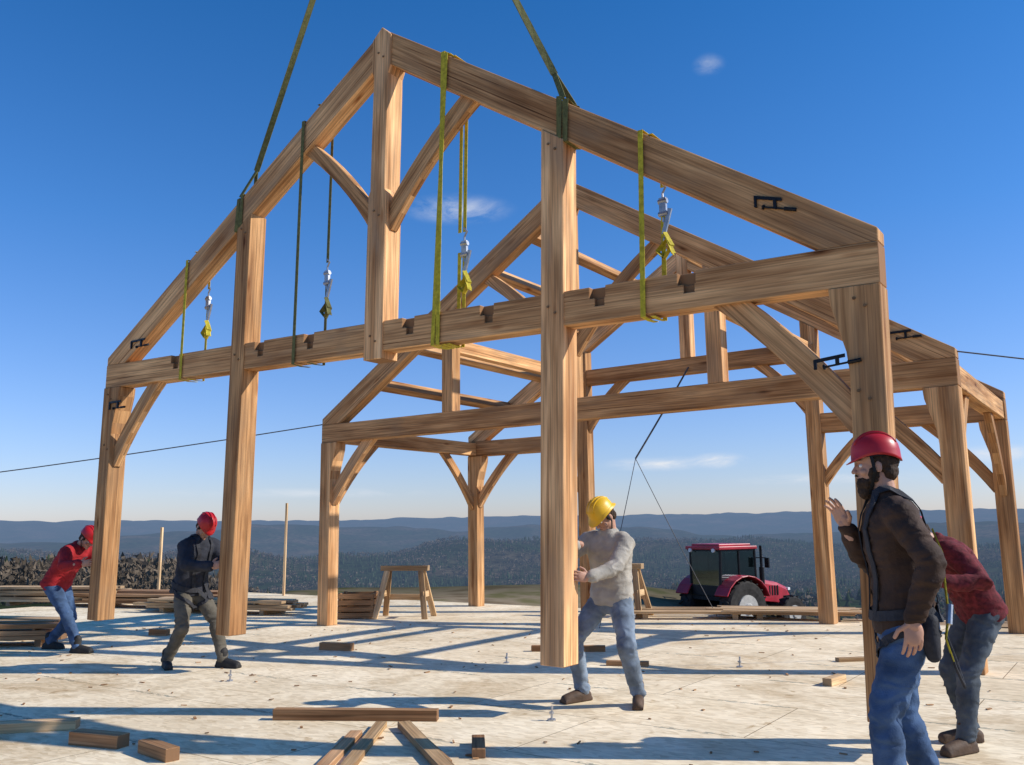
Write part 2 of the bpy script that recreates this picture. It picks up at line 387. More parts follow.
# ------------------------------------------------------------ forest
def forest():
    rng = np.random.default_rng(3)
    vs_all = []; f_all = []; c_all = []; base = 0
    def conifer(n_t, sides):
        v = []; f = []
        for k in range(n_t):
            z0 = 0.12+0.26*k*3/n_t; z1 = min(1.0, z0+0.5); r0 = 0.24*(1-0.8*k/n_t)
            b0 = len(v)
            for q in range(sides):
                a = 2*math.pi*(q+0.5*(k%2))/sides
                rr = r0*rng.uniform(0.55, 1.25); v.append((rr*math.cos(a), rr*math.sin(a), z0-rng.uniform(0, 0.10)))
            v.append((rng.normal()*0.02, rng.normal()*0.02, z1))
            for q in range(sides): f.append((b0+q, b0+(q+1)%sides, b0+sides))
        return np.array(v), np.array(f)
    def decid(n):
        v = []; f = []
        for k in range(n):
            d = rng.normal(size=3); d /= np.linalg.norm(d); rad = rng.uniform(0.35, 1)
            c = np.array([0, 0, 0.60]) + d*rad*np.array([0.36, 0.36, 0.36])
            sz = 0.05 if n > 40 else 0.16
            b0 = len(v)
            for q in range(3): v.append(tuple(c + rng.normal(size=3)*sz*np.array([0.7,0.7,1.1])))
            f.append((b0, b0+1, b0+2))
        b0 = len(v); v += [(-0.02, 0, 0), (0.02, 0, 0), (0, 0.0, 0.6)]; f.append((b0, b0+1, b0+2))
        return np.array(v), np.array(f)
    T = {('c', 1): [conifer(5, 8) for _ in range(5)], ('d', 1): [decid(100) for _ in range(5)],
         ('c', 0): [conifer(2, 5) for _ in range(5)], ('d', 0): [decid(14) for _ in range(6)]}
    for lod, n, ra, rb in ((1, 3600, 100, 520), (0, 34000, 440, 3200)):
        r = ra + (rb-ra)*rng.random(n)**(0.62)
        az = np.radians(rng.uniform(-42, 42, n)) if lod == 0 else np.radians(-42+34*rng.random(n)**1.1)
        X = r*np.sin(az); Y = r*np.cos(az)
        cl = np.sin(X/43.+1)*np.sin(Y/61.+2) + 0.7*np.sin(X/140.+Y/190.) + rng.normal(size=n)*0.45 + np.where(az < -0.2, -0.5, 0.0) - (1.0 if lod == 1 else 0)
        H = terrain_h(X, Y)
        for kind in ('c', 'd'):
            idx = np.where((cl > 0.0) == (kind == 'c'))[0]
            for k, tpl in enumerate(T[(kind, lod)]):
                sel = idx[k::len(T[(kind, lod)])]
                if len(sel) == 0: continue
                tv, tf = tpl
                hgt = rng.uniform(7, 13, len(sel)) * (1.0 if kind == 'd' else 1.1)
                if lod == 1: hgt = np.minimum(hgt, rng.uniform(0.7, 1.06, len(sel))*(1.5-H[sel]-0.018*r[sel]))
                wid = hgt*rng.uniform(0.85, 1.3, len(sel)); ro = rng.uniform(0, 6.28, len(sel))
                ca, sa = np.cos(ro), np.sin(ro)
                px = X[sel][:, None] + (tv[None, :, 0]*ca[:, None]-tv[None, :, 1]*sa[:, None])*wid[:, None]
                py = Y[sel][:, None] + (tv[None, :, 0]*sa[:, None]+tv[None, :, 1]*ca[:, None])*wid[:, None]
                pz = H[sel][:, None] - 0.5 + tv[None, :, 2]*hgt[:, None]
                vs = np.stack([px, py, pz], -1).reshape(-1, 3)
                ff = (tf[None] + (np.arange(len(sel))*len(tv))[:, None, None]).reshape(-1, 3) + base
                if kind == 'c': cc = np.array([0.026, 0.038, 0.018])*rng.uniform(0.6, 1.6, (len(sel), 1))
                else: cc = np.array([0.115, 0.088, 0.062])*rng.uniform(0.5, 1.4, (len(sel), 1)) * np.array([1, 1, 1])
                cc = np.repeat(cc, len(tv), 0)*rng.uniform(0.8, 1.2, (len(vs), 1))
                vs_all.append(vs); f_all.append(ff); c_all.append(cc); base += len(vs)
    vs = np.concatenate(vs_all); ff = np.concatenate(f_all); cc = np.concatenate(c_all)
    me = np_mesh('distant_forest', vs, ff)
    ca = me.color_attributes.new('tc', 'FLOAT_COLOR', 'POINT')
    ca.data.foreach_set('color', np.concatenate([cc, np.ones((len(cc), 1))], 1).astype(np.float32).ravel())
    m = bpy.data.materials.new('tree_foliage'); t = nt(m)
    b = N(t, 'ShaderNodeBsdfDiffuse'); at = N(t, 'ShaderNodeAttribute', attribute_name='tc'); L(t, at, 'Color', b, 'Color')
    painted_haze_out(t, b)
    make_obj('distant_forest', me, [m])
forest()

# ------------------------------------------------------------ deck
md_ = bpy.data.materials.new('subfloor_panels'); t = nt(md_)
out = N(t, 'ShaderNodeOutputMaterial'); b = N(t, 'ShaderNodeBsdfPrincipled', i_Roughness=0.85); b.inputs['Specular IOR Level'].default_value = 0.1
tc = N(t, 'ShaderNodeTexCoord')
br = N(t, 'ShaderNodeTexBrick', offset=0.5, i_Scale=1.0, i_Mortar_Size=0.004, i_Brick_Width=2.44, i_Row_Height=1.22)
br.inputs['Color1'].default_value = (0.90, 0.76, 0.545, 1); br.inputs['Color2'].default_value = (0.83, 0.685, 0.475, 1); br.inputs['Mortar'].default_value = (0.26, 0.18, 0.10, 1)
br.inputs['Mortar Smooth'].default_value = 0.1
L(t, tc, 'Object', br, 'Vector')
na = N(t, 'ShaderNodeTexNoise', i_Scale=1.3, i_Detail=8.0, i_Roughness=0.65); L(t, tc, 'Object', na, 'Vector')
ra = ramp(t, [(0.32, (0.80, 0.76, 0.70)), (0.6, (1.06, 1.06, 1.06))]); L(t, na, 'Fac', ra, 'Fac')
m1 = mixc(t, 'MULTIPLY', 1.0); L(t, br, 'Color', m1, 6); L(t, ra, 'Color', m1, 7)
vo = N(t, 'ShaderNodeTexVoronoi', i_Scale=26.0); mp = N(t, 'ShaderNodeMapping'); mp.inputs['Scale'].default_value = (0.5, 1.3, 1); L(t, tc, 'Object', mp, 'Vector'); L(t, mp, 'Vector', vo, 'Vector')
rv = ramp(t, [(0.0, (0.72, 0.66, 0.57)), (0.5, (0.98, 0.98, 0.96)), (1.0, (1.16, 1.16, 1.14))]); L(t, vo, 'Color', rv, 'Fac')
m2 = mixc(t, 'MULTIPLY', 0.75); L(t, m1, 2, m2, 6); L(t, rv, 'Color', m2, 7)
mp2 = N(t, 'ShaderNodeMapping'); mp2.inputs['Scale'].default_value = (14, 30, 1); L(t, tc, 'Object', mp2, 'Vector')
np_ = N(t, 'ShaderNodeTexNoise', i_Scale=1.0, i_Detail=2.0); L(t, mp2, 'Vector', np_, 'Vector')
sx = N(t, 'ShaderNodeSeparateXYZ'); L(t, tc, 'Object', sx, 'Vector')
def band(sock, period, width):
    md = N(t, 'ShaderNodeMath', operation='PINGPONG'); L(t, sx, sock, md, 0); md.inputs[1].default_value = period
    lt = N(t, 'ShaderNodeMath', operation='LESS_THAN'); L(t, md, 0, lt, 0); lt.inputs[1].default_value = width; return lt
b1 = band('Y', 0.61, 0.030); b2 = band('X', 0.82, 0.32)
gt = N(t, 'ShaderNodeMath', operation='GREATER_THAN'); L(t, np_, 'Fac', gt, 0); gt.inputs[1].default_value = 0.50
mm = N(t, 'ShaderNodeMath', operation='MULTIPLY'); L(t, b1, 0, mm, 0); L(t, b2, 0, mm, 1)
mm2 = N(t, 'ShaderNodeMath', operation='MULTIPLY'); L(t, mm, 0, mm2, 0); L(t, gt, 0, mm2, 1)
mm3 = N(t, 'ShaderNodeMath', operation='MULTIPLY'); L(t, mm2, 0, mm3, 0); mm3.inputs[1].default_value = 0.62
m3 = mixc(t); L(t, mm3, 0, m3, 0); L(t, m2, 2, m3, 6); m3.inputs[7].default_value = (0.20, 0.21, 0.17, 1)
ns = N(t, 'ShaderNodeTexNoise', i_Scale=0.45, i_Detail=10.0, i_Roughness=0.7, i_Distortion=0.6); L(t, tc, 'Object', ns, 'Vector')
rs_ = ramp(t, [(0.36, (0.68, 0.60, 0.50)), (0.47, (1, 1, 1))]); L(t, ns, 'Fac', rs_, 'Fac')
m4 = mixc(t, 'MULTIPLY', 0.8); L(t, m3, 2, m4, 6); L(t, rs_, 'Color', m4, 7)
nf = N(t, 'ShaderNodeTexNoise', i_Scale=3.5, i_Detail=5.0, i_Roughness=0.6, i_Distortion=1.2); L(t, tc, 'Object', nf, 'Vector')
rf = ramp(t, [(0.63, (1, 1, 1)), (0.70, (0.66, 0.58, 0.48))]); L(t, nf, 'Fac', rf, 'Fac')
m5 = mixc(t, 'MULTIPLY', 0.8); L(t, m4, 2, m5, 6); L(t, rf, 'Color', m5, 7)
L(t, m5, 2, b, 'Base Color')
bp = N(t, 'ShaderNodeBump', i_Strength=0.15, i_Distance=0.004); L(t, vo, 'Distance', bp, 'Height'); L(t, bp, 'Normal', b, 'Normal')
L(t, b, 'BSDF', out, 'Surface')
deck = root('plywood_deck', O1)
g = G(); g.box(((-13+6.6)/2, (8.35-15)/2, -0.012), (19.6, 23.35, 0.024), 0)
o = g.obj('panels', [md_]); o.location = O1; o.rotation_euler = (0, 0, -A35)
o.parent = deck; o.matrix_parent_inverse = Matrix.Translation(-O1)
g = G(); g.box(((-13+6.6)/2, (8.35-15)/2, -0.17), (19.5, 23.25, 0.29), 0)
o = g.obj('rim_joist', [M_scrap]); o.location = O1; o.rotation_euler = (0, 0, -A35); o.parent = deck; o.matrix_parent_inverse = Matrix.Translation(-O1)

# ------------------------------------------------------------ timber frame
HL = 4.78; TT = 3.22; TB = 2.92; PK = 6.37; RT = 3.32
SL = (PK-RT)/HL; RD = 0.355
TILT = math.radians(1.3)
UF = (U*math.cos(TILT) - Z*math.sin(TILT)); ZF = (Z*math.cos(TILT) + U*math.sin(TILT))
FU, FZ = UF, ZF
def rbot(s): return PK - RD - SL*abs(s)
def rafters(wd, O, th=0.19):
    for sg in (-1, 1):
        xb = (PK-RD-TT)/SL
        poly = [(sg*HL, RT), (sg*0.10, PK-SL*0.10), (sg*0.10, rbot(0.10)), (sg*xb, TT+0.002), (sg*HL, TT+0.002)]
        wd.prism(O, FU, FZ, W, poly, th, (sg, -SL))
def outer_post(wd, O, sg, zt=TB, w=0.23):
    a = HL; bq = HL-w
    poly = [(sg*a, 0), (sg*a, zt), (sg*(bq-0.12), zt), (sg*(bq-0.11), zt-0.12), (sg*(bq-0.06), zt-0.30), (sg*(bq-0.015), zt-0.46), (sg*bq, zt-0.60), (sg*bq, 0)]
    wd.prism(O, FU, FZ, W, poly, 0.23, (0, 1))
def queen(wd, O, s, z0, w=0.23, th=0.23, zt=None):
    poly = [(s-w/2, z0), (s+w/2, z0), (s+w/2, (rbot(s+w/2) if zt is None else zt)), (s-w/2, (rbot(s-w/2) if zt is None else zt))]
    wd.prism(O, FU, FZ, W, poly, th, (0, 1))
def king(wd, O, z0, zj):
    poly = [(-.125, z0), (.125, z0), (.125, zj), (.10, zj+.05), (.10, PK-.52), (.13, PK-.44), (.13, PK-SL*.13-.02), (0, PK+.015), (-.13, PK-SL*.13-.02), (-.13, PK-.44), (-.10, PK-.52), (-.10, zj+.05), (-.125, zj)]
    wd.prism(O, FU, FZ, W, poly, 0.235, (0, 1))
def brace(wd, O, a, b, w=0.16, bow=0.05, th=0.10, off=0.0):
    p, gdir = curved(a, b, w, bow); wd.prism(O, FU, FZ, W, p, th, gdir, off=off)
def pegs(g, O, pts, n=-1):
    for s, z in pts:
        for ds in ((-0.035, 0.03), (0.035, -0.03)):
            c = O + FU*(s+ds[0]) + FZ*(z+ds[1])
            g.tube([c - W*0.112, c - W*0.128], 0.011, 8, 0)

LIFT = 0.325
OF = O1 + Z*LIFT
front = root('hoisted_timber_bent', OF)
wd = Wood()
rafters(wd, OF); outer_post(wd, OF, -1); outer_post(wd, OF, 1)
queen(wd, OF, -2.11, 0.02); queen(wd, OF, 2.11, 0.11)
king(wd, OF, 2.84, 4.55)
brace(wd, OF, (0.06, 4.22), (1.20, 5.38), 0.19, 0.075); brace(wd, OF, (-0.06, 4.22), (-1.20, 5.38), 0.15, -0.075)
brace(wd, OF, (-4.60, 1.95), (-3.68, 3.0), 0.17, 0.05); brace(wd, OF, (4.60, 1.95), (3.60, 3.0), 0.19, -0.05)
wd.obj('posts_and_rafters', [M_timber], front)
wd = Wood(); wd.prism(OF, FU, FZ, W, [(-HL, TB+.002), (HL, TB+.002), (HL, TT), (-HL, TT)], 0.20, (1, 0), tint=0.55)
tie = wd.obj('tie_beam', [M_timber], front, bevel=0)
g = G()
R3 = Matrix((U, W, Z)).transposed()
R3F = Matrix((UF, W, ZF)).transposed()
for s in (-3.3, -1.75, -0.95, 0.45, 1.4, 2.55, 3.35):
    g.box(OF + FU*s - W*0.09 + FZ*(TT-0.03), (0.15, 0.10, 0.14), 0, R3F)
    g.box(OF + FU*(s+0.02) - W*0.085 + FZ*(TT-0.12), (0.09, 0.06, 0.10), 0, R3F)
cut = g.obj('cutter', [])
bo = tie.modifiers.new('b', 'BOOLEAN'); bo.operation = 'DIFFERENCE'; bo.object = cut; bo.solver = 'EXACT'; bo.use_self = True
bpy.context.view_layer.update()
dg = bpy.context.evaluated_depsgraph_get(); mm_ = bpy.data.meshes.new_from_object(tie.evaluated_get(dg))
tie.modifiers.clear(); tie.data = mm_; bpy.data.objects.remove(cut)
md = tie.modifiers.new('bevel', 'BEVEL'); md.width = 0.005; md.segments = 1; md.limit_method = 'ANGLE'
g = G()
pegs(g, OF, [(-4.64, 2.8), (4.64, 2.8), (-2.11, 3.07), (2.11, 3.07), (0, 3.05), (0, 4.35), (0, PK-.3), (-4.64, 2.15), (4.64, 2.15), (-2.11, 4.55), (2.11, 4.55)])
g.obj('oak_pegs', [M_peg], front)

# ------------------------------------------------------------ slings, straps, clamps on the hoisted bent
HOOK = OF + U*0.12 + Z*(10.0-LIFT)
def sling(s):
    r = root('crane_sling', OF + FU*s + FZ*5); g = G()
    sg = 1 if s > 0 else -1
    zt = PK - SL*abs(s); base = OF + FU*s
    al = (FU*sg - FZ*SL).normalized()
    top = base + FZ*(zt+0.03)
    for o2 in (-0.045, 0.03):
        lo = base + al*o2 + FZ*(rbot(s)-0.012)
        loop = [top + al*o2, top + al*o2 - W*0.104, lo - W*0.112, lo + W*0.112, top + al*o2 + W*0.104, top+al*o2]
        g.ribbon(loop, al, 0.055, 0.006)
    k = top + (HOOK-top).normalized()*0.35
    g.ribbon([top - W*0.10, k], U, 0.05, 0.010); g.ribbon([top + W*0.10, k], U, 0.05, 0.010)
    n = 14
    pts = [k.lerp(HOOK, i/n) for i in range(n+1)]
    wds = [(U*math.cos(i*0.12+0.5) + W*math.sin(i*0.12+0.5)) for i in range(n+1)]
    g.ribbon(pts, wds, 0.066, 0.012)
    g.obj('webbing', [M_sgreen], r)
sling(-2.22); sling(2.22)
def ratchet(s, col, back=True, twist=0.0, hw=True, ds=0.13):
    base = OF + FU*s; r = root('ratchet_strap', base + Z*4)
    zt = PK - SL*abs(s) + 0.012; g = G()
    zb = TB - 0.02
    f = -W*0.118
    g.ribbon([base + FZ*zt, base + FZ*zt + f, base + FU*twist + FZ*(zb) + f, base + FU*twist + FZ*(zb-0.008), base + FU*twist + FZ*zb - f], U, 0.045, 0.004, 0)
    b2 = base + FU*ds
    zt2 = PK - SL*abs(s+ds) + 0.016
    zr = TT + 0.62
    g.ribbon([b2 + FZ*zt2 - W*0.1, b2 + FZ*zt2 - f, b2 + FZ*(zr+.2) - f], U, 0.04, 0.004, 0)
    g.ribbon([b2 + FZ*zr - f, b2 + FZ*(zb) - f, b2 + FZ*(zb-.006), b2 + FZ*zb + f*0.9], U, 0.04, 0.004, 0)
    if hw:
        c = b2 + FZ*(zr+0.1) - f
        g.tube([c+Z*0.14, c+Z*0.10+U*0.03, c+Z*0.05, c], 0.010, 8, 1)
        g.box(c - Z*0.07, (0.06, 0.03, 0.16), 1, R3)
        g.tube([c - Z*0.02 - U*0.04, c - Z*0.02 + U*0.04], 0.022, 10, 1)
        g.tube([c - Z*0.13 - U*0.04, c - Z*0.13 + U*0.04], 0.022, 10, 1)
        g.box(c - Z*0.20 + U*0.03, (0.035, 0.02, 0.22), 1, R3 @ Matrix.Rotation(0.3, 3, 'Y'))
        for k in range(5):
            q = c - Z*(0.16+0.045*k) + U*0.01*(k%2)
            g.tube([q, q-Z*0.04], 0.012, 6, 1)
        pts = [c + Z*(-0.3), c + Z*(-0.42) + U*0.06, c + Z*(-0.52) - U*0.01, c + Z*(-0.45) - U*0.07, c + Z*(-0.36) + U*0.02, c+Z*(-0.50)+U*0.08-W*0.02]
        g.ribbon(pts, W, 0.045, 0.006, 0)
        g.ribbon([p + U*0.02 - W*0.03 for p in pts[::-1]], W*0.7+U*0.4, 0.045, 0.006, 0)
    g.obj('webbing_and_ratchet', [col, M_steel], r)
ratchet(-3.15, M_syel); ratchet(-1.16, M_sgreen, ds=0.22); ratchet(0.84, M_syel, ds=0.12); ratchet(0.88, M_syel, twist=-0.10, hw=False, ds=0.02); ratchet(2.98, M_syel, ds=0.08)
def clamp(c, a, bdir, Lb=0.38, jaw=0.14):
    a = V(a).normalized(); bdir = V(bdir).normalized(); n = a.cross(bdir)
    r = root('bar_clamp', c); g = G()
    R = Matrix((a, bdir, n)).transposed()
    g.box(c, (Lb, 0.026, 0.010), 0, R)
    g.box(c - a*(Lb/2-.012) - bdir*jaw/2, (0.02, jaw, 0.02), 0, R)
    g.box(c + a*(Lb/4) - bdir*jaw/2, (0.024, jaw, 0.024), 0, R)
    q = c + a*(Lb/4) - bdir*jaw*0.9
    g.tube([q - a*0.09, q + a*0.10], 0.008, 8, 0); g.tube([q + a*0.07, q + a*0.16], 0.015, 8, 0)
    g.tube([q - a*0.10, q - a*0.085], 0.018, 10, 0)
    g.obj('clamp_body', [M_dark], r, bevel=0.002)
clamp(OF + FU*4.02 + FZ*(3.68) - W*0.105, U*1-Z*0.3, Z, 0.22, 0.08)
clamp(OF + FU*4.42 + FZ*(2.42) - W*0.128, U+Z*0.1, Z, 0.22, 0.06)
clamp(OF - FU*4.10 + FZ*(3.48) - W*0.108, U, Z, 0.30, 0.09)
clamp(OF - FU*4.48 + FZ*(2.72) - W*0.128, U, Z, 0.26, 0.09)

FU, FZ = U, Z
SP = 3.94
rear = root('timber_frame_structure', bentpt(0, SP, 0))
O2 = bentpt(0, SP, 0); O3 = bentpt(0, 2*SP, 0)
clamp(O2 + FU*4.25 + FZ*(3.56) - W*0.108, U, Z, 0.24, 0.08)
wd = Wood()
rafters(wd, O2); outer_post(wd, O2, -1); outer_post(wd, O2, 1)
wd.prism(O2, U, Z, W, [(-HL, TB+.002), (HL, TB+.002), (HL, TT), (-HL, TT)], 0.20, (1, 0))
king(wd, O2, TT, 4.2)
for s in (-2.11, 2.11): queen(wd, O2, s, TT, 0.20, 0.20)
brace(wd, O2, (0.06, 3.85), (1.45, 5.2), 0.17, 0.10); brace(wd, O2, (-0.06, 3.85), (-1.45, 5.2), 0.17, -0.10)
brace(wd, O2, (-4.60, 1.95), (-3.68, 3.0), 0.17, 0.05); brace(wd, O2, (4.60, 1.95), (3.60, 3.0), 0.17, -0.05)
rafters(wd, O3); outer_post(wd, O3, -1); outer_post(wd, O3, 1)
for sg in (-1, 1):
    a, bq = sorted((sg*2.22, sg*HL))
    wd.prism(O3, U, Z, W, [(a, TB+.002), (bq, TB+.002), (bq, TT), (a, TT)], 0.20, (1, 0))
    queen(wd, O3, sg*2.11, 0)
    brace(wd, O3, (sg*4.60, 1.95), (sg*3.68, 3.0), 0.16, -sg*0.05)
    brace(wd, O3, (sg*2.06, 3.25), (sg*1.15, 4.2), 0.16, -sg*0.06)
    brace(wd, O3, (sg*2.16, 2.1), (sg*3.0, 3.0), 0.14, sg*0.05)
wd.prism(O3, U, Z, W, [(-2.0, 4.10), (2.0, 4.10), (2.0, 4.38), (-2.0, 4.38)], 0.19, (1, 0))
wd.prism(O3, U, Z, W, [(-.1, 4.38), (.1, 4.38), (.1, PK-.05), (-.1, PK-.05)], 0.21, (0, 1))
wd.obj('bents', [M_timber], rear)
wd = Wood()
v0, v1 = SP+0.10, 2*SP-0.10
for sg in (-1, 1):
    wd.beam(bentpt(sg*(HL-.115), v0+.004, TT-0.16), bentpt(sg*(HL-.115), v1-.004, TT-0.16), 0.19, 0.25)
    for (va, vb) in ((v0, v0+0.95), (v1, v1-0.95)):
        d = 1 if vb > va else -1
        p, gd = curved((va-d*.02, 1.90), (vb, 2.98), 0.15, d*0.05)
        wd.prism(bentpt(sg*(HL-.115), 0, 0), W, Z, U, p, 0.09, gd)
    nrm = V((SL*sg, 0, 1)).normalized(); up = U*nrm.x + Z*nrm.z
    for s in (3.75, 2.95, 1.45, 0.75):
        zc = PK - SL*s - RD*0.42
        wd.beam(bentpt(sg*s, v0-.005, zc), bentpt(sg*s, v1+.005, zc), 0.13, 0.17, up)
    wd.beam(bentpt(sg*2.11, v0, 4.24), bentpt(sg*2.11, v1-.01, 4.24), 0.15, 0.20)
wd.obj('purlins_and_plates', [M_timber], rear)

def cable(name, pts, r, mats=None):
    rt = root(name, pts[0]); g = G()
    full = []
    for a, b in zip(pts, pts[1:]):
        a = V(a); b = V(b)
        for i in range(9):
            q = i/8; p = a.lerp(b, q); p.z -= (b-a).length*0.008*4*q*(1-q); full.append(p)
    g.tube(full, r, 6); g.obj('wire', mats or [M_cable], rt)
pL = bentpt(-HL+.02, SP, 3.25)
cable('guy_cable', [pL, V((-16, 14.9, 1.75)), V((-27, 15.6, -0.3))], 0.009)
pR = bentpt(HL-.02, SP, 3.3)
cable('guy_cable', [pR, V((12.5, 10.6, 2.85)), V((30, 14, -1.2))], 0.008)
kb = V((2.05, 14.9, 2.62))
cable('guy_cable', [bentpt(0.05, 2*SP-.11, 4.2), kb], 0.016)
cable('guy_cable', [kb, V((1.25, 13.6, 0.02))], 0.006)
cable('guy_cable', [kb, V((3.35, 15.2, 0.02))], 0.006)

# ------------------------------------------------------------ lumber, sawhorses, small stuff
def board(name, p0, p1, w, h, mat, tint=None):
    rt = root(name, V(p0)); wd = Wood(); wd.beam(p0, p1, w, h, tint=tint); wd.obj('board', [mat], rt, 0.003)
def flat(x0, y0, x1, y1, w=0.09, h=0.04, mat=None, tint=None, z=0.0):
    board('scrap_board', (x0, y0, z+h/2+.001), (x1, y1, z+h/2+.001), w, h, mat or M_scrap, tint)
flat(-1.95, 7.52, -0.62, 7.40, 0.09, 0.085)
flat(-4.1, 7.15, -3.42, 7.28, 0.14, 0.07, M_lumber)
flat(-3.2, 6.78, -2.78, 6.62, 0.12, 0.09)
flat(-2.58, 6.5, -2.28, 6.22, 0.10, 0.085)
flat(-1.04, 7.2, -1.08, 5.6, 0.09, 0.04, M_lumber); flat(-1.18, 6.9, -1.24, 5.6, 0.09, 0.04)
flat(-0.86, 7.15, -0.42, 5.8, 0.10, 0.05, M_lumber, 0.3); flat(-0.66, 6.6, -0.45, 6.0, 0.08, 0.04)
flat(-0.27, 6.62, -0.25, 6.2, 0.09, 0.06)
flat(-2.48, 11.75, -2.05, 11.6, 0.09, 0.09); flat(0.2, 11.35, 1.1, 11.25, 0.09, 0.07); flat(1.0, 10.15, 1.45, 10.05, 0.09, 0.05)
flat(2.92, 8.7, 3.15, 8.95, 0.09, 0.07, M_lumber); flat(-5.4, 13.6, -5.1, 13.5, 0.09, 0.09)
flat(-1.5, 5.75, -1.2, 5.6, 0.09, 0.04); flat(-4.9, 7.9, -4.4, 7.7, 0.09, 0.05); flat(3.55, 10.2, 4.2, 10.3, 0.09, 0.04, M_lumber)
flat(3.35, 5.2, 4.2, 5.6, 0.14, 0.04); flat(3.5, 5.6, 3.9, 6.0, 0.14, 0.04)
rt = root('wood_chips', (0, 9, 0)); wd = Wood()
for i in range(260):
    x = random.uniform(-7, 6); y = random.uniform(5.2, 15); a = random.uniform(0, 6.3); l = random.uniform(0.015, 0.07)
    wd.beam((x, y, 0.006), (x+l*math.cos(a), y+l*math.sin(a), 0.006+random.uniform(0, .008)), random.uniform(.008, .025), 0.007)
wd.obj('chips', [M_scrap], rt, 0)
def stack(center, ang, ln, nw, nh, bw, bh, name='lumber_stack', mess=0.06, gap=True, mat=None):
    c = V(center); rt = root(name, c); wd = Wood(); a = V((math.cos(ang), math.sin(ang), 0)); p = V((-a.y, a.x, 0))
    for st in (-0.35, 0.35):
        wd.beam(c + a*ln*st - p*nw*bw/2 + Z*0.045, c + a*ln*st + p*nw*bw/2 + Z*0.045, 0.09, 0.088)
    z = 0.09
    for k in range(nh):
        for i in range(nw):
            if k == nh-1 and random.random() < 0.3: continue
            off = (i-(nw-1)/2)*(bw+0.006); e0 = random.uniform(-mess, mess)*ln; e1 = random.uniform(-mess, mess)*ln
            q = c + p*off + Z*(z+bh/2)
            wd.beam(q - a*(ln/2+e0), q + a*(ln/2+e1), bw, bh)
        z += bh+0.003
        if gap and k % 2 == 1 and k < nh-1:
            for st in (-0.3, 0.3): wd.beam(c + a*ln*st - p*nw*bw/2 + Z*(z+.011), c + a*ln*st + p*nw*bw/2 + Z*(z+.011), 0.04, 0.02)
            z += 0.024
    wd.obj('boards', [mat or M_lumber], rt, 0.003)
stack((-5.5, 17.2, 0), -0.35, 3.2, 5, 3, 0.14, 0.045)
stack((-7.3, 18.6, 0), -0.30, 3.4, 5, 4, 0.14, 0.05, mat=M_scrap)
stack((-9.6, 19.4, -0.0), -0.2, 3.0, 5, 5, 0.14, 0.05)
stack((-6.9, 12.6, 0), 0.1, 1.3, 3, 3, 0.19, 0.06, mess=0.12, mat=M_scrap)
stack((-7.6, 13.6, 0), -0.3, 1.8, 4, 3, 0.16, 0.05, mess=0.12)
stack((3.1, 15.3, 0), -0.15, 2.6, 7, 1, 0.14, 0.04, mess=0.12)
stack((4.4, 14.9, 0), -0.3, 2.2, 7, 2, 0.12, 0.03, mess=0.12)
stack((7.5, 15.5, -1.5), -0.3, 3.2, 7, 12, 0.12, 0.09, mess=0.08)
rt = root('wooden_crate', (-2.72, 15.9, 0)); wd = Wood()
for side in (-1, 1):
    for k in range(4):
        wd.beam((-3.02, 15.9+side*0.28, 0.06+k*0.105), (-2.42, 15.9+side*0.28, 0.06+k*0.105), 0.018, 0.085)
        wd.beam((-2.72+side*0.30, 15.63, 0.06+k*0.105), (-2.72+side*0.30, 16.17, 0.06+k*0.105), 0.018, 0.085)
    for s2 in (-1, 1): wd.beam((-2.72+side*0.27, 15.9+s2*0.25, 0), (-2.72+side*0.27, 15.9+s2*0.25, 0.43), 0.05, 0.05)
for k in range(9): wd.beam((-2.98, 15.68+k*0.055, 0.34+0.02*random.random()), (-2.45, 15.66+k*0.055, 0.36), 0.05, 0.05)
wd.obj('slats', [M_scrap], rt, 0.002)
def sawhorse(c, ang, h=0.88, ln=0.85):
    c = V(c); rt = root('sawhorse', c); wd = Wood(); a = V((math.cos(ang), math.sin(ang), 0)); p = V((-a.y, a.x, 0))
    wd.beam(c - a*ln/2 + Z*(h-.045), c + a*ln/2 + Z*(h-.045), 0.14, 0.088)
    for e in (-1, 1):
        for q in (-1, 1):
            wd.beam(c + a*e*(ln/2-.12) + p*q*0.05 + Z*(h-.09), c + a*e*(ln/2+0.02) + p*q*0.28, 0.035, 0.10, a)
        wd.beam(c + a*e*(ln/2-.04) - p*0.19 + Z*0.40, c + a*e*(ln/2-.04) + p*0.19 + Z*0.40, 0.02, 0.10)
    wd.beam(c - a*(ln/2-.02) + p*0.2 + Z*0.33, c + a*(ln/2-.02) + p*0.2 + Z*0.33, 0.02, 0.10)
    wd.obj('frame', [M_lumber], rt, 0.003)
sawhorse((-1.9, 15.8, 0), -0.2); sawhorse((1.8, 15.6, 0), -0.5)
for (x, y, zt) in ((-8.6, 22, 1.62), (-5.42, 21.4, 2.15), (-6.95, 22.0, 1.65)):
    board('wooden_stake', (x, y, -0.5), (x+.02, y, zt), 0.09, 0.045, M_lumber, 0.9)
for (x, y) in ((0.28, 7.35), (-2.9, 9.4), (-0.1, 10.4), (2.4, 9.9)):
    rt = root('anchor_bolt', (x, y, 0)); g = G()
    g.tube([(x, y, 0), (x+.005, y, 0.11)], 0.009, 8); g.tube([(x, y, 0), (x, y, 0.012)], 0.035, 6); g.tube([(x,y,0.05),(x,y,0.065)], 0.02, 6)
    g.obj('bolt', [M_steel], rt)

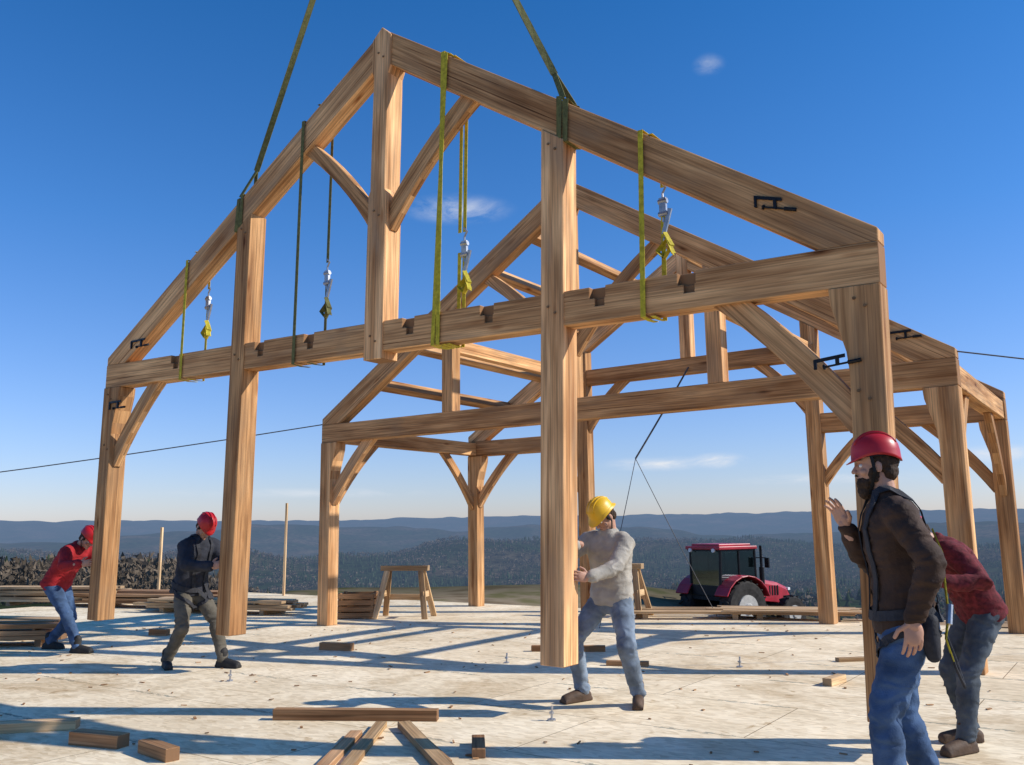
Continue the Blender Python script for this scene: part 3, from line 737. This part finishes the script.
# ------------------------------------------------------------ tractor
M_red = simple('red_paint', (0.38, 0.016, 0.03), 0.4, 0.25, 4, 0.05, 0, fine=30, spec=0.5)
M_tyre = simple('tyre_rubber', (0.03, 0.027, 0.024), 0.85, 0.4, 10, 0.3)
M_rim = simple('rim_paint', (0.42, 0.40, 0.36), 0.5, 0.15)
M_lamp = simple('lamp_glass', (0.8, 0.8, 0.78), 0.2, 0.05, 5, 0)
M_glass = bpy.data.materials.new('cab_glass'); t = nt(M_glass)
out = N(t, 'ShaderNodeOutputMaterial'); gl = N(t, 'ShaderNodeBsdfGlossy', i_Roughness=0.05); tr = N(t, 'ShaderNodeBsdfTransparent')
tr.inputs['Color'].default_value = (0.42, 0.50, 0.48, 1); gl.inputs['Color'].default_value = (0.7, 0.8, 0.8, 1)
ms = N(t, 'ShaderNodeMixShader', i_0=0.28); L(t, tr, 'BSDF', ms, 1); L(t, gl, 'BSDF', ms, 2); L(t, ms, 'Shader', out, 'Surface')
def tractor(loc, ang, sc=1.0):
    Mx = Matrix.Translation(loc) @ Matrix.Rotation(ang, 4, 'Z') @ Matrix.Scale(sc, 4)
    rt = root('tractor', loc)
    def g_(): return G(Mx)
    g = g_()
    def wheel(x, y, r, wdt, lugs):
        sg = 1 if y > 0 else -1
        prof = [(r*0.55, -wdt/2*0.9), (r*0.72, -wdt/2), (r*0.93, -wdt/2), (r, -wdt*0.36), (r, wdt*0.36), (r*0.93, wdt/2), (r*0.72, wdt/2), (r*0.55, wdt/2*0.9)]
        seg = 36; rr = []
        for rad, yy in prof: rr.append([(x+rad*math.cos(a*2*math.pi/seg), y+yy, r+rad*math.sin(a*2*math.pi/seg)) for a in range(seg)])
        g.rings(rr, 0)
        for k in range(lugs):
            a = 2*math.pi*k/lugs
            for s2 in (-1, 1):
                aa = a + (math.pi/lugs if s2 > 0 else 0)
                R = Matrix.Rotation(-aa, 3, 'Y') @ Matrix.Rotation(s2*0.6, 3, 'X')
                g.box((x+(r+.01)*math.cos(aa), y+s2*wdt*0.24, r+(r+.01)*math.sin(aa)), (0.05, wdt*0.5, 0.045), 0, R)
        g.tube([(x, y-sg*wdt*0.1, r), (x, y+sg*wdt*0.52, r)], [r*0.56, r*0.50], 28, 1)
        g.tube([(x, y+sg*wdt*0.52, r), (x, y+sg*wdt*0.62, r)], [r*0.22, r*0.17], 16, 1)
    for y in (-0.85, 0.85): wheel(0, y, 0.82, 0.46, 20)
    for y in (-0.80, 0.80): wheel(2.15, y, 0.54, 0.32, 16)
    g.obj('wheels', [M_tyre, M_rim], rt)
    g = g_()
    g.box((1.1, 0, 0.72), (2.3, 0.42, 0.42)); g.tube([(0, -0.85, 0.82), (0, 0.85, 0.82)], 0.14, 14); g.tube([(2.15, -0.8, 0.54), (2.15, 0.8, 0.54)], 0.08, 12)
    g.box((-0.55, 0, 0.6), (0.5, 0.7, 0.14)); g.box((-0.75, -0.3, 0.7), (0.5, 0.06, 0.08)); g.box((-0.75, 0.3, 0.7), (0.5, 0.06, 0.08))
    g.tube([(1.35, -0.42, 1.3), (1.35, -0.42, 2.55)], 0.045, 12); g.tube([(1.35, -0.42, 1.4), (1.35, -0.42, 2.0)], 0.08, 12); g.tube([(1.35,-0.42,2.5),(1.30,-0.46,2.66)], 0.04, 12)
    g.box((0.55, 0.62, 0.55), (0.5, 0.3, 0.06)); g.box((0.55, -0.62, 0.55), (0.5, 0.3, 0.06)); g.box((0.62, -0.55, 0.85), (0.6, 0.28, 0.35)); g.box((0.62, 0.55, 0.85), (0.6, 0.28, 0.35))
    g.box((0.0, 0, 1.35), (0.45, 0.5, 0.12)); g.box((-0.2, 0, 1.65), (0.12, 0.48, 0.55)); g.tube([(0.75, 0, 1.2), (0.5, 0, 1.72)], 0.03, 8)
    g.tube([(0.5,0,1.72),(0.48,0,1.75)], 0.2, 16)
    g.obj('chassis', [M_dark], rt, bevel=0.01)
    g = g_()
    def ring(x, w, zb, zt):
        return [(x, -w, zb), (x, -w, zt-0.14), (x, -w*0.75, zt-0.03), (x, -w*0.35, zt), (x, w*0.35, zt), (x, w*0.75, zt-0.03), (x, w, zt-0.14), (x, w, zb)]
    g.rings([ring(0.98, 0.36, 0.95, 1.66), ring(1.6, 0.35, 0.92, 1.60), ring(2.2, 0.33, 0.85, 1.50), ring(2.6, 0.30, 0.80, 1.36), ring(2.78, 0.25, 0.78, 1.15)], 0)
    for y in (-0.85, 0.85):
        outer = []
        for k in range(9):
            a = math.radians(20 + k*17)
            outer.append((0.95*math.cos(a), 0.82+0.95*math.sin(a)))
        for (xa, za), (xb, zb) in zip(outer, outer[1:]):
            g.hexa([(xa, y-0.27, za-.0), (xb, y-0.27, zb), (xb, y+0.27, zb), (xa, y+0.27, za)], [(xa*1.04, y-0.27, za+.04), (xb*1.04, y-0.27, zb+.04), (xb*1.04, y+0.27, zb+.04), (xa*1.04, y+0.27, za+.04)], 0)
    g.box((0.05, 0, 2.62), (1.62, 1.48, 0.10)); g.box((0.05, 0, 2.70), (1.35, 1.2, 0.08))
    g.obj('body_panels', [M_red], rt, bevel=0.02)
    g = g_()
    g.box((2.72, 0, 1.0), (0.16, 0.42, 0.34))
    for k in range(4): g.box((1.75+k*0.12, -0.345, 1.25), (0.05, 0.02, 0.3)); g.box((1.75+k*0.12, 0.345, 1.25), (0.05, 0.02, 0.3))
    cor = [(-0.66, -0.62), (0.86, -0.62), (0.86, 0.62), (-0.66, 0.62)]
    for x, y in cor: g.tube([(x, y, 1.15 if x > 0 else 1.35), (x*0.95, y*1.04, 2.58)], 0.045, 8)
    for y in (-0.66, 0.66): g.tube([(0.12, y*0.98, 1.3), (0.12, y, 2.58)], 0.035, 8); g.tube([(-0.66, y*.96, 1.75),(0.12,y*.98,1.70)], 0.03, 8)
    g.box((0.1, 0, 1.12), (1.5, 1.26, 0.12)); g.box((0.86, 0, 1.4), (0.05, 1.2, 0.5)); g.box((-0.66, 0, 1.35), (0.05, 1.2, 0.3)); g.box((0.05, 0, 2.55), (1.55, 1.36, 0.05))
    for y in (-1, 1): g.tube([(0.85, y*0.66, 2.3), (1.0, y*0.95, 2.3)], 0.015, 6); g.box((1.0, y*0.98, 2.15), (0.05, 0.16, 0.30))
    g.obj('cab_frame', [M_dark], rt)
    g = g_()
    g.box((0.86, 0, 2.0), (0.012, 1.2, 1.1)); g.box((-0.65, 0, 1.97), (0.012, 1.2, 1.15))
    for y in (-0.645, 0.645): g.box((0.1, y, 1.9), (1.46, 0.012, 1.3))
    g.obj('windows', [M_glass], rt)
    g = g_()
    for y in (-0.5, 0.5): g.tube([(-0.74, y, 2.55), (-0.80, y, 2.55)], 0.06, 12); g.tube([(0.88, y, 2.55), (0.94, y, 2.55)], 0.06, 12); g.box((2.72, y*0.4, 1.26), (0.1, 0.14, 0.08))
    g.obj('lamps', [M_lamp], rt)
tractor((6.22, 27.4, -1.70), math.radians(32), 0.97)

# ------------------------------------------------------------ people
M_skin = simple('skin', (0.50, 0.27, 0.18), 0.55, 0.12, 14, 0.1, fine=120)
M_eye = simple('eye_white', (0.7, 0.68, 0.65), 0.3, 0.05)
M_iris = simple('iris', (0.03, 0.02, 0.015), 0.2, 0.1)
M_hair = simple('hair', (0.045, 0.025, 0.014), 0.8, 0.4, 60, 0.8, stretch=(1,1,0.3))
M_boot = simple('boot_leather', (0.09, 0.055, 0.035), 0.7, 0.35, 15, 0.3)
M_boot2 = simple('dark_boot', (0.03, 0.028, 0.026), 0.7, 0.35, 15, 0.3)
M_hred = simple('red_helmet', (0.46, 0.010, 0.014), 0.38, 0.16, 6, 0, spec=0.5)
M_hyel = simple('yellow_helmet', (0.80, 0.47, 0.015), 0.42, 0.12, 6, 0, spec=0.5)
M_harness = simple('harness_webbing', (0.03, 0.03, 0.035), 0.75, 0.3, 30, 0.3)
def ik(a, b, l1, l2, pole):
    d = (b-a).length
    if d > (l1+l2)*0.995:
        k = d/((l1+l2)*0.995); l1 *= k; l2 *= k
    ax = (b-a).normalized(); x = (l1*l1 - l2*l2 + d*d)/(2*d); h = math.sqrt(max(l1*l1-x*x, 0))
    p = pole - ax*pole.dot(ax); p.normalize()
    return a + ax*x + p*h
def cloth_disp(amp, seed, fold=None):
    so_ = V((seed*3.1, seed*1.7, seed*2.3))
    def f(p):
        q = p + so_
        a = noise.noise(V((q.x*7, q.y*7, q.z*15)))*0.9
        bq = 1-abs(noise.noise(V((q.x*11, q.y*11, q.z*19)) + V((a, 0, a))*0.8))*2.2
        k = 1.0
        if fold:
            for c, r in fold: k = max(k, 1.0 + 1.6*max(0, 1-(p-c).length/r))
        return amp*k*(a + 0.8*bq - 0.2)
    return f
def hand(g, wr, d, n, ts, S=1.0, curl=0.5, spread=0.0):
    wr = V(wr); d = V(d).normalized(); n = V(n); n = (n - d*n.dot(d)).normalized(); sd_ = d.cross(n).normalized()*ts
    g.tube([wr - d*0.05*S, wr, wr + d*0.02*S], [0.029*S, 0.026*S, 0.028*S], 12, round_=True)
    g.ell(wr + d*0.052*S, d*0.055*S, sd_*0.041*S, n*0.017*S)
    g.ell(wr + d*0.035*S + sd_*0.022*S + n*0.008*S, d*0.034*S, sd_*0.018*S, n*0.015*S)
    for k, (ln, of) in enumerate(((0.070, 0.031), (0.080, 0.0105), (0.074, -0.0105), (0.058, -0.031))):
        p = wr + d*(0.088 - abs(of-0.005)*0.25)*S + sd_*of*S
        dirv = (d + sd_*of*spread*6).normalized(); pts = [p - dirv*0.02*S, p]; rd = [0.0093*S, 0.0093*S]; c = curl*(0.75+0.12*k)
        for q, fr in enumerate((0.45, 0.32, 0.23)):
            axis = dirv.cross(n).normalized()
            dirv = (Matrix.Rotation(c*(1.0 if q == 0 else 1.1), 3, axis) @ dirv).normalized()
            p = p + dirv*ln*fr*S; pts.append(p); rd.append((0.0086 - 0.0009*q)*S)
        g.tube(pts, rd, 8, round_=True)
    p = wr + d*0.028*S + sd_*0.034*S; d1 = (d*0.6 + sd_*0.75 + n*0.35).normalized(); d2 = (d*0.85 + sd_*0.3 + n*0.5*(curl+0.3)).normalized()
    g.tube([p - d1*0.02*S, p + d1*0.036*S, p + d1*0.036*S + d2*0.032*S], [0.0125*S, 0.0105*S, 0.009*S], 8, round_=True)

def helmet(c, f, up, mat, parent, S=1.0, full=False):
    f = V(f).normalized(); up = V(up); up = (up - f*up.dot(f)).normalized(); r = f.cross(up)
    g = G(); seg = 32; rr = []
    prof = [(1.24 if full else 1.07, -0.012), (1.04, 0.004), (1.02, 0.03), (0.97, 0.060), (0.84, 0.090), (0.60, 0.112), (0.32, 0.124), (0.04, 0.128)]
    for k, (sc, z) in enumerate(prof):
        ring = []
        for i in range(seg):
            a = 2*math.pi*i/seg; ex = 1.0
            if k == 0: ex = 1.0 + (0.18 if not full else 0.10)*max(0, math.cos(a))**2
            zz = z - (0.018*math.cos(2*a) if k <= 1 else 0)
            ring.append(c + f*math.cos(a)*0.118*sc*ex*S + r*math.sin(a)*0.098*sc*S + up*zz*S)
        rr.append(ring)
    g.rings(rr[::-1] , 0, cap=False)
    g.bm.faces.new([v for v in g.bm.verts][:seg])
    for off, wd_ in ((0, 0.020), (0.04, 0.010), (-0.04, 0.010)):
        pts = []
        for i in range(-6, 7):
            a = i*0.2
            pts.append(c + f*math.sin(a)*0.108*S + r*off*S + up*(0.033+0.098*math.cos(a)*(1-abs(off)*2.0))*S)
        g.ribbon(pts, r, wd_*S, 0.010*S)
    o = g.obj('helmet', [mat], parent, True)
    sm = o.modifiers.new('sol', 'SOLIDIFY'); sm.thickness = 0.004
    g = G()
    rr = []
    for z in (-0.002, 0.022):
        rr.append([c + f*math.cos(2*math.pi*i/seg)*0.110*S + r*math.sin(2*math.pi*i/seg)*0.092*S + up*(z)*S for i in range(seg)])
    g.rings(rr, 0)
    for sd_ in (-1, 1):
        g.ribbon([c + r*sd_*0.092*S + f*0.03*S, c + r*sd_*0.088*S - up*0.08*S + f*0.02*S, c + r*sd_*0.03*S - up*0.19*S + f*0.05*S, c - up*0.195*S + f*0.06*S], f, 0.016, 0.003)
    g.obj('helmet_band', [M_dark], parent)
def head(c, f, up, neckb, parent, S=1.0, beard=False, helmetm=None, full=False, hair=M_hair, skin=None):
    f = V(f).normalized(); up = V(up); up = (up - f*up.dot(f)).normalized(); r = f.cross(up)
    c = V(c); g = G()
    def P(x, y, z): return c + (r*x + f*y + up*z)*S
    def E(x, y, z, a, bq, cc, sub=3): g.ell(P(x, y, z), r*a*S, f*bq*S, up*cc*S, sub=sub)
    E(0, -0.012, 0.035, 0.074, 0.094, 0.083); E(0, 0.022, -0.02, 0.062, 0.068, 0.088); E(0, 0.045, -0.075, 0.040, 0.045, 0.036)
    E(0, 0.078, -0.098, 0.020, 0.017, 0.016, 2)
    E(0, 0.075, 0.028, 0.050, 0.018, 0.012, 2)
    for s_ in (-1, 1):
        E(s_*0.042, 0.062, -0.03, 0.022, 0.022, 0.020, 2)
        E(s_*0.076, -0.008, -0.008, 0.009, 0.018, 0.031, 2)
        E(s_*0.012, 0.100, -0.030, 0.009, 0.010, 0.008, 2)
    g.tube([P(0, 0.080, 0.020), P(0, 0.097, -0.006), P(0, 0.110, -0.026)], [0.009*S, 0.011*S, 0.012*S], 8, round_=True)
    E(0, 0.088, -0.055, 0.022, 0.010, 0.006, 2); E(0, 0.085, -0.068, 0.020, 0.010, 0.007, 2)
    g.tube([V(neckb) - up*0.03, P(0, -0.020, -0.05)], [0.062*S, 0.056*S], 14, round_=True)
    g.remesh('head', 0.005, [skin or M_skin], parent, 2)
    g = G()
    for s_ in (-1, 1):
        g.ell(P(s_*0.031, 0.073, 0.004), r*0.013*S, f*0.013*S, up*0.011*S, 0, 2)
        g.ell(P(s_*0.031, 0.083, 0.003), r*0.006*S, f*0.005*S, up*0.006*S, 1, 2)
    g.ell(P(0, 0.0935, -0.0615), r*0.018*S, f*0.004*S, up*0.0018*S, 1, 2)
    g.obj('eyes_and_mouth', [M_eye, M_iris], parent, True)
    g = G()
    g.ell(P(0, -0.026, 0.03), r*0.081*S, f*0.090*S, up*0.085*S); g.ell(P(0, -0.055, -0.03), r*0.068*S, f*0.052*S, up*0.055*S)
    if beard:
        g.ell(P(0, 0.050, -0.085), r*0.052*S, f*0.052*S, up*0.040*S); g.ell(P(0, 0.062, -0.125), r*0.036*S, f*0.036*S, up*0.045*S)
        for s_ in (-1, 1): g.ell(P(s_*0.055, 0.018, -0.045), r*0.014*S, f*0.030*S, up*0.045*S)
        g.ell(P(0, 0.098, -0.046), r*0.028*S, f*0.010*S, up*0.007*S, 0, 2)
    else:
        for s_ in (-1, 1): g.ell(P(s_*0.070, 0.015, 0.0), r*0.008*S, f*0.012*S, up*0.025*S, 0, 2)
    def hd(p):
        return 0.005*noise.noise(p*70)+0.004*noise.noise(p*30)
    g.remesh('hair', 0.005, [hair], parent, 1, hd)
    if helmetm: helmet(P(0, -0.005, 0.048), f + up*(-0.02), up, helmetm, parent, S*1.0, full)

def human(name, loc, phi, S, pose, mats, helm, full=False, beard=False, bulk=0.0, seed=1, vox=0.012, harness=False, sleeves=1.0, skin=None):
    loc = V((loc[0], loc[1], 0)); f = V((math.cos(phi), math.sin(phi), 0)); r = V((math.sin(phi), -math.cos(phi), 0))
    def Lc(p): return loc + (r*p[0] + f*p[1])*1.0 + Z*p[2]
    rt = root(name, loc)
    Pv = Lc(pose['pelvis']); Nk = Lc(pose['neck']); up = (Nk-Pv).normalized()
    lat = (r*math.cos(pose.get('twist', 0)) + f*math.sin(pose.get('twist', 0))).normalized(); lat = (lat - up*lat.dot(up)).normalized(); fr = up.cross(lat)
    Ls = (Nk-Pv).length
    shirtm, pantm, bootm = mats
    g = G(); prof = [(-0.16, .172, .128, 0), (-0.04, .174, .130, 0), (.12, .165, .122, 0), (.34, .158, .115, .004), (.55, .176, .124, .012), (.74, .192, .122, .010), (.86, .190, .108, 0), (.94, .150, .088, -.005), (1.0, .080, .070, -.005), (1.07, .062, .060, 0)]
    hump = pose.get('hump', 0.03)
    rr = []
    for (tq, a, bq, sh) in prof:
        c = Pv + up*Ls*tq + fr*(sh*S - hump*math.sin(max(0, min(1, tq))*math.pi))
        a2 = a*S + bulk; b2 = bq*S + bulk
        ring = []
        for i in range(24):
            an = 2*math.pi*i/24; ca, sa = math.cos(an), math.sin(an)
            q = 2/2.35; ring.append(c + lat*math.copysign(abs(ca)**q, ca)*a2 + fr*math.copysign(abs(sa)**q, sa)*b2)
        rr.append(ring)
    g.rings(rr)
    bmesh.ops.recalc_face_normals(g.bm, faces=g.bm.faces)
    bv = BVHTree.FromBMesh(g.bm)
    folds = []
    wr = {}
    for sd_, key in ((1, 'R'), (-1, 'L')):
        sh = Pv + up*Ls*0.875 + lat*sd_*0.178*S
        wv = V(pose['w'+key]); pole = r*pose['e'+key][0] + f*pose['e'+key][1] + Z*pose['e'+key][2]
        el = ik(sh, wv, 0.295*S, 0.265*S, pole)
        g.tube([sh - lat*sd_*0.05, sh + (el-sh)*0.08, sh.lerp(el, 0.5), el, el.lerp(wv, 0.35), wv.lerp(el, 0.06)],
               [0.066*S+bulk, 0.068*S+bulk, 0.058*S+bulk, 0.050*S+bulk, 0.048*S+bulk*.8, 0.036*S+bulk*.8], 16, round_=True)
        folds += [(el, 0.14), (wv, 0.1)]; wr[key] = (wv, (wv-el).normalized(), el)
    shirt = g.remesh('shirt', vox, [shirtm], rt, 3, cloth_disp(0.0075, seed, folds + [(Pv+up*0.15, 0.2)]))
    g = G()
    rr = []
    for (tq, a, bq) in ((0.13, .158, .112), (0.02, .168, .122), (-0.06, .172, .128), (-0.13, .160, .120), (-0.18, .12, .09)):
        c = Pv + up.lerp(Z, 0.4).normalized()*tq*0.9
        rr.append([c + lat*math.cos(i*math.pi/12)*a*S + fr*math.sin(i*math.pi/12)*bq*S for i in range(24)])
    g.rings(rr); folds = []; feet = []
    for sd_, key in ((1, 'R'), (-1, 'L')):
        hp = Pv + lat*sd_*0.088*S - Z*0.05*S
        an = Lc(pose['a'+key]); kp = f*1.0 + r*sd_*pose.get('kout', 0.25)
        if 'k'+key in pose: kp = f*pose['k'+key][1] + r*pose['k'+key][0]
        kn = ik(hp, an, 0.43*S, 0.42*S, kp)
        g.tube([hp, hp.lerp(kn, 0.35), hp.lerp(kn, 0.75), kn, kn.lerp(an, 0.3), kn.lerp(an, 0.75), an.lerp(kn, 0.04)],
               [0.098*S, 0.094*S, 0.078*S, 0.070*S, 0.071*S, 0.062*S, 0.060*S], 18, round_=True)
        g.ell(hp - fr*0.045*S - Z*0.0, lat*0.085*S, fr*0.085*S, Z*0.10*S)
        folds += [(kn, 0.16), (an, 0.14), (hp, 0.12)]
        feet.append((an, pose.get('t'+key, 0)))
    pants = g.remesh('trousers', vox, [pantm], rt, 3, cloth_disp(0.0075, seed+5, folds))
    g = G()
    for an, ta in feet:
        ff = (f*math.cos(ta) + r*math.sin(ta)); hh = an.z - 0.09
        b0 = V((an.x, an.y, hh))
        g.tube([b0 + Z*0.17, b0 + Z*0.09], [0.052*S, 0.050*S], 14, round_=True)
        g.tube([b0 - ff*0.045 + Z*0.045, b0 + ff*0.06 + Z*0.055, b0 + ff*0.15 + Z*0.040, b0 + ff*0.20 + Z*0.036], [0.043*S, 0.048*S, 0.046*S, 0.040*S], 14, round_=True)
        rs2 = ff.cross(Z)
        g.box(b0 + ff*0.075 + Z*0.016, (0.30*S, 0.088*S, 0.03), 0, Matrix((ff, -rs2, Z)).transposed())
    g.remesh('boots', 0.008, [bootm], rt, 2, None, 0.002)
    for sd_, key in ((1, 'R'), (-1, 'L')):
        wv, dd, el = wr[key]; hd, hn, curl = pose['h'+key]
        g = G(); hand(g, wv, V(hd), V(hn), pose.get('th'+key, sd_), 1.03*S, curl, 0.35)
        g.tube([wv - dd*0.06, wv], [0.029*S, 0.026*S], 12, round_=True)
        g.remesh('hand_'+key.lower(), 0.0042 if vox > 0.009 else 0.0032, [skin or M_skin], rt, 1)
    hc = Lc(pose['head']); hf = (r*pose['face'][0] + f*pose['face'][1] + Z*pose['face'][2]).normalized()
    hu = Z*0.8 + up*0.5 + hf*0.0
    head(hc, hf, hu, Nk, rt, S*pose.get('hs', 1.0), beard, helm, full, skin=skin)
    bp_ = BVHTree.FromObject(pants, bpy.context.evaluated_depsgraph_get())
    def strap(g, pts, width, mi=0, off=0.012, th=0.006):
        pts = [V(p) for p in pts]; fin = []
        for a, bq in zip(pts, pts[1:]):
            for i in range(6): fin.append(a.lerp(bq, i/6))
        fin.append(pts[-1]); out = []; wds = []
        for p in fin:
            c1 = bv.find_nearest(p); c2 = bp_.find_nearest(p)
            cc = c1 if c1[3] < c2[3] else c2
            nn = cc[1]
            if (p-cc[0]).length > 1e-4 and (p-cc[0]).dot(nn) > 0: nn = ((p-cc[0]).normalized()+nn).normalized()
            out.append(cc[0] + nn*off); wds.append(nn)
        ww = []
        for i, p in enumerate(out):
            a = out[max(i-1, 0)]; b2 = out[min(i+1, len(out)-1)]; d = (b2-a).normalized()
            ww.append(d.cross(wds[i]) if d.cross(wds[i]).length > 0.1 else lat)
        g.ribbon(out, ww, width, th, mi)
    if harness:
        g = G()
        B = lambda a, bq, z: Pv + lat*a + fr*bq + up*z*Ls
        for sd_ in (-1, 1):
            strap(g, [B(sd_*.10, .3, -.02), B(sd_*.13, .3, .4), B(sd_*.11, .3, .8), B(sd_*.11, .05, 1.15), B(sd_*.09, -.3, .85), B(0, -.3, .6), B(-sd_*.10, -.3, .2), B(-sd_*.13, -.3, -.05)], 0.040)
            hp = Pv + lat*sd_*0.10 - Z*0.16
            ring = [hp + (lat*math.cos(k*math.pi/4)*sd_ + fr*math.sin(k*math.pi/4))*0.16 + Z*(0.10*math.cos(k*math.pi/4)) for k in range(9)]
            strap(g, ring, 0.042)
        strap(g, [B(math.cos(k*math.pi/6)*.3, math.sin(k*math.pi/6)*.3, 0.03) for k in range(13)], 0.05)
        g.tube([B(0, -.15, .66)+lat*.03, B(0, -.16, .60), B(0, -.15, .66)-lat*.03], 0.007, 6, 1)
        g.obj('safety_harness', [M_harness, M_steel], rt)
    return rt, Lc, strap

M_redj = simple('red_jacket', (0.34, 0.018, 0.022), 0.85, 0.25, 9, 0.35)
M_navy = simple('dark_sweatshirt', (0.030, 0.032, 0.042), 0.9, 0.3, 9, 0.35)
M_greysh = simple('grey_shirt', (0.38, 0.345, 0.29), 0.9, 0.2, 9, 0.35)
M_brown = simple('brown_jacket', (0.050, 0.026, 0.016), 0.8, 0.3, 9, 0.35)
M_maroon = simple('maroon_plaid', (0.13, 0.018, 0.022), 0.9, 0.5, 30, 0.3)
M_jean = simple('blue_jeans', (0.055, 0.10, 0.19), 0.9, 0.45, 7, 0.4, fine=140)
M_jeanl = simple('faded_jeans', (0.17, 0.21, 0.26), 0.9, 0.45, 7, 0.4, fine=140)
M_jeand = simple('dark_jeans', (0.075, 0.092, 0.11), 0.9, 0.4, 7, 0.4, fine=140)
M_olive = simple('olive_trousers', (0.12, 0.105, 0.08), 0.9, 0.3, 7, 0.4)

R_ = math.radians
# worker holding left outer post
human('construction_worker', (-5.86, 11.93), R_(-16), 1.02, dict(
    pelvis=(0, -0.16, 0.87), neck=(0, 0.16, 1.33), head=(0.02, 0.29, 1.43), face=(0.1, 0.8, -0.65),
    aL=(-0.12, -0.34, 0.09), aR=(0.14, 0.34, 0.09), wR=(-5.46, 11.40, 1.12), wL=(-5.36, 11.80, 1.24), eR=(0.6, -0.3, -0.8), eL=(-0.6, -0.3, -0.6),
    hR=((0.85, 0.1, 0.1), (0.3, 0.9, 0), 0.25), hL=((0.9, -0.35, 0.1), (-0.2, -0.9, 0), 0.3)), (M_redj, M_jean, M_boot2), M_hred, bulk=0.020, seed=1)
# worker at left queen post
human('construction_worker', (-3.63, 10.38), R_(-34), 1.04, dict(
    pelvis=(0, -0.10, 0.90), neck=(0, 0.04, 1.42), head=(0.02, 0.14, 1.55), face=(0.1, 0.7, -0.7),
    aL=(-0.16, 0.32, 0.09), aR=(0.18, -0.22, 0.09), tL=-0.2, tR=0.5, wR=(-3.34, 9.98, 1.12), wL=(-3.30, 10.18, 1.18), eR=(0.7, -0.5, -0.6), eL=(-0.7, -0.2, -0.6),
    hR=((0.8, 0.15, 0.2), (0.2, 0.9, 0), 0.35), hL=((0.9, -0.30, 0.1), (-0.1, -0.9, 0), 0.3)), (M_navy, M_olive, M_boot2), M_hred, bulk=0.020, seed=2, harness=True)
# worker at right queen post (yellow helmet)
human('construction_worker', (0.82, 8.03), R_(232), 1.05, dict(
    pelvis=(0.0, -0.06, 0.92), neck=(-0.02, 0.0, 1.45), head=(-0.02, 0.06, 1.59), face=(0.25, 0.7, -0.65),
    aL=(-0.25, -0.04, 0.09), aR=(0.25, 0.06, 0.09), tL=-0.5, tR=0.25, kout=0.5, wL=(0.625, 7.60, 1.08), wR=(0.53, 7.82, 1.36), eL=(-0.8, -0.5, -0.5), eR=(0.6, -0.3, -0.4),
    hL=((-0.75, -0.35, 0.15), (-0.5, 0.7, 0), 0.25), hR=((-0.8, -0.45, 0.15), (0.1, -0.9, 0), 0.3)), (M_greysh, M_jeanl, M_boot), M_hyel, full=True, bulk=0.014, seed=3, vox=0.010)
# near bearded worker
rt4, L4, strap4 = human('construction_worker', (1.98, 4.72), R_(170), 1.10, dict(
    pelvis=(0, -0.02, 1.05), neck=(0, 0.02, 1.63), head=(0.0, 0.06, 1.80), face=(0.12, 0.98, -0.02), hump=0.02, hs=0.93,
    aL=(-0.14, 0.12, 0.09), aR=(0.15, -0.16, 0.09), tL=-0.15, tR=0.3, wL=(1.93, 4.44, 1.035), wR=(1.79, 4.86, 1.48), eL=(-0.8, -0.6, 0), eR=(0.3, -0.2, -0.9),
    hL=((-0.10, -0.03, -0.95), (0.1, 0.98, 0), 0.35), hR=((-0.40, -0.05, 0.9), (-0.75, -0.45, -0.3), 0.22), thL=-1, thR=1),
    (M_brown, M_jean, M_boot), M_hred, beard=True, bulk=0.008, seed=4, vox=0.008, harness=True)
g = G()
g.tube([(1.935, 4.441, 1.085), (1.933, 4.441, 1.062)], 0.038, 18); g.obj('wrist_watch', [M_dark], rt4, True)
g = G()
pts = [L4((-0.05, -0.18, 1.47)), L4((-0.08, -0.21, 1.35)), L4((-0.12, -0.20, 1.18)), L4((-0.17, -0.19, 1.06)), L4((-0.20, -0.16, 0.94)), L4((-0.18, -0.20, 0.80)), L4((-0.12, -0.25, 0.70)), L4((-0.05, -0.24, 0.82)), L4((0.0, -0.20, 0.99))]
sm = []
for i in range(len(pts)-1):
    for k in range(4): sm.append(pts[i].lerp(pts[i+1], k/4))
g.ribbon(sm[:20], V((0.2, 1, 0.1)), 0.028, 0.005, 0); g.tube(sm[18:], 0.007, 6, 1)
g.tube([L4((-0.17, -0.20, 1.10)), L4((-0.20, -0.18, 1.01))], 0.016, 8, 2)
g.obj('lanyard', [M_syel, M_harness, M_steel], rt4)
g = G(); g.tube([L4((-0.18, -0.10, 1.02)), L4((-0.20, -0.09, 0.93)), L4((-0.19, -0.10, 0.86))], [0.04, 0.045, 0.035], 12, 0, True)
g.obj('tool_pouch', [M_harness], rt4, True)
# worker behind, at right outer post
human('construction_worker', (3.06, 6.33), R_(185), 0.98, dict(
    pelvis=(0, -0.15, 0.92), neck=(0, 0.14, 1.36), head=(0.0, 0.27, 1.43), face=(0.0, 0.6, -0.8), hump=0.05,
    aL=(-0.13, 0.10, 0.09), aR=(0.14, -0.10, 0.09), tL=-0.4, wL=(2.80, 5.98, 1.12), wR=(2.72, 6.24, 1.22), eL=(-0.6, -0.5, -0.6), eR=(0.6, -0.3, -0.6),
    hL=((-0.9, 0.0, 0.15), (0, 0.95, 0), 0.25), hR=((-0.9, -0.2, 0.15), (0, -0.9, 0), 0.3)), (M_maroon, M_jeand, M_boot), M_hred, bulk=0.014, seed=6, vox=0.010)
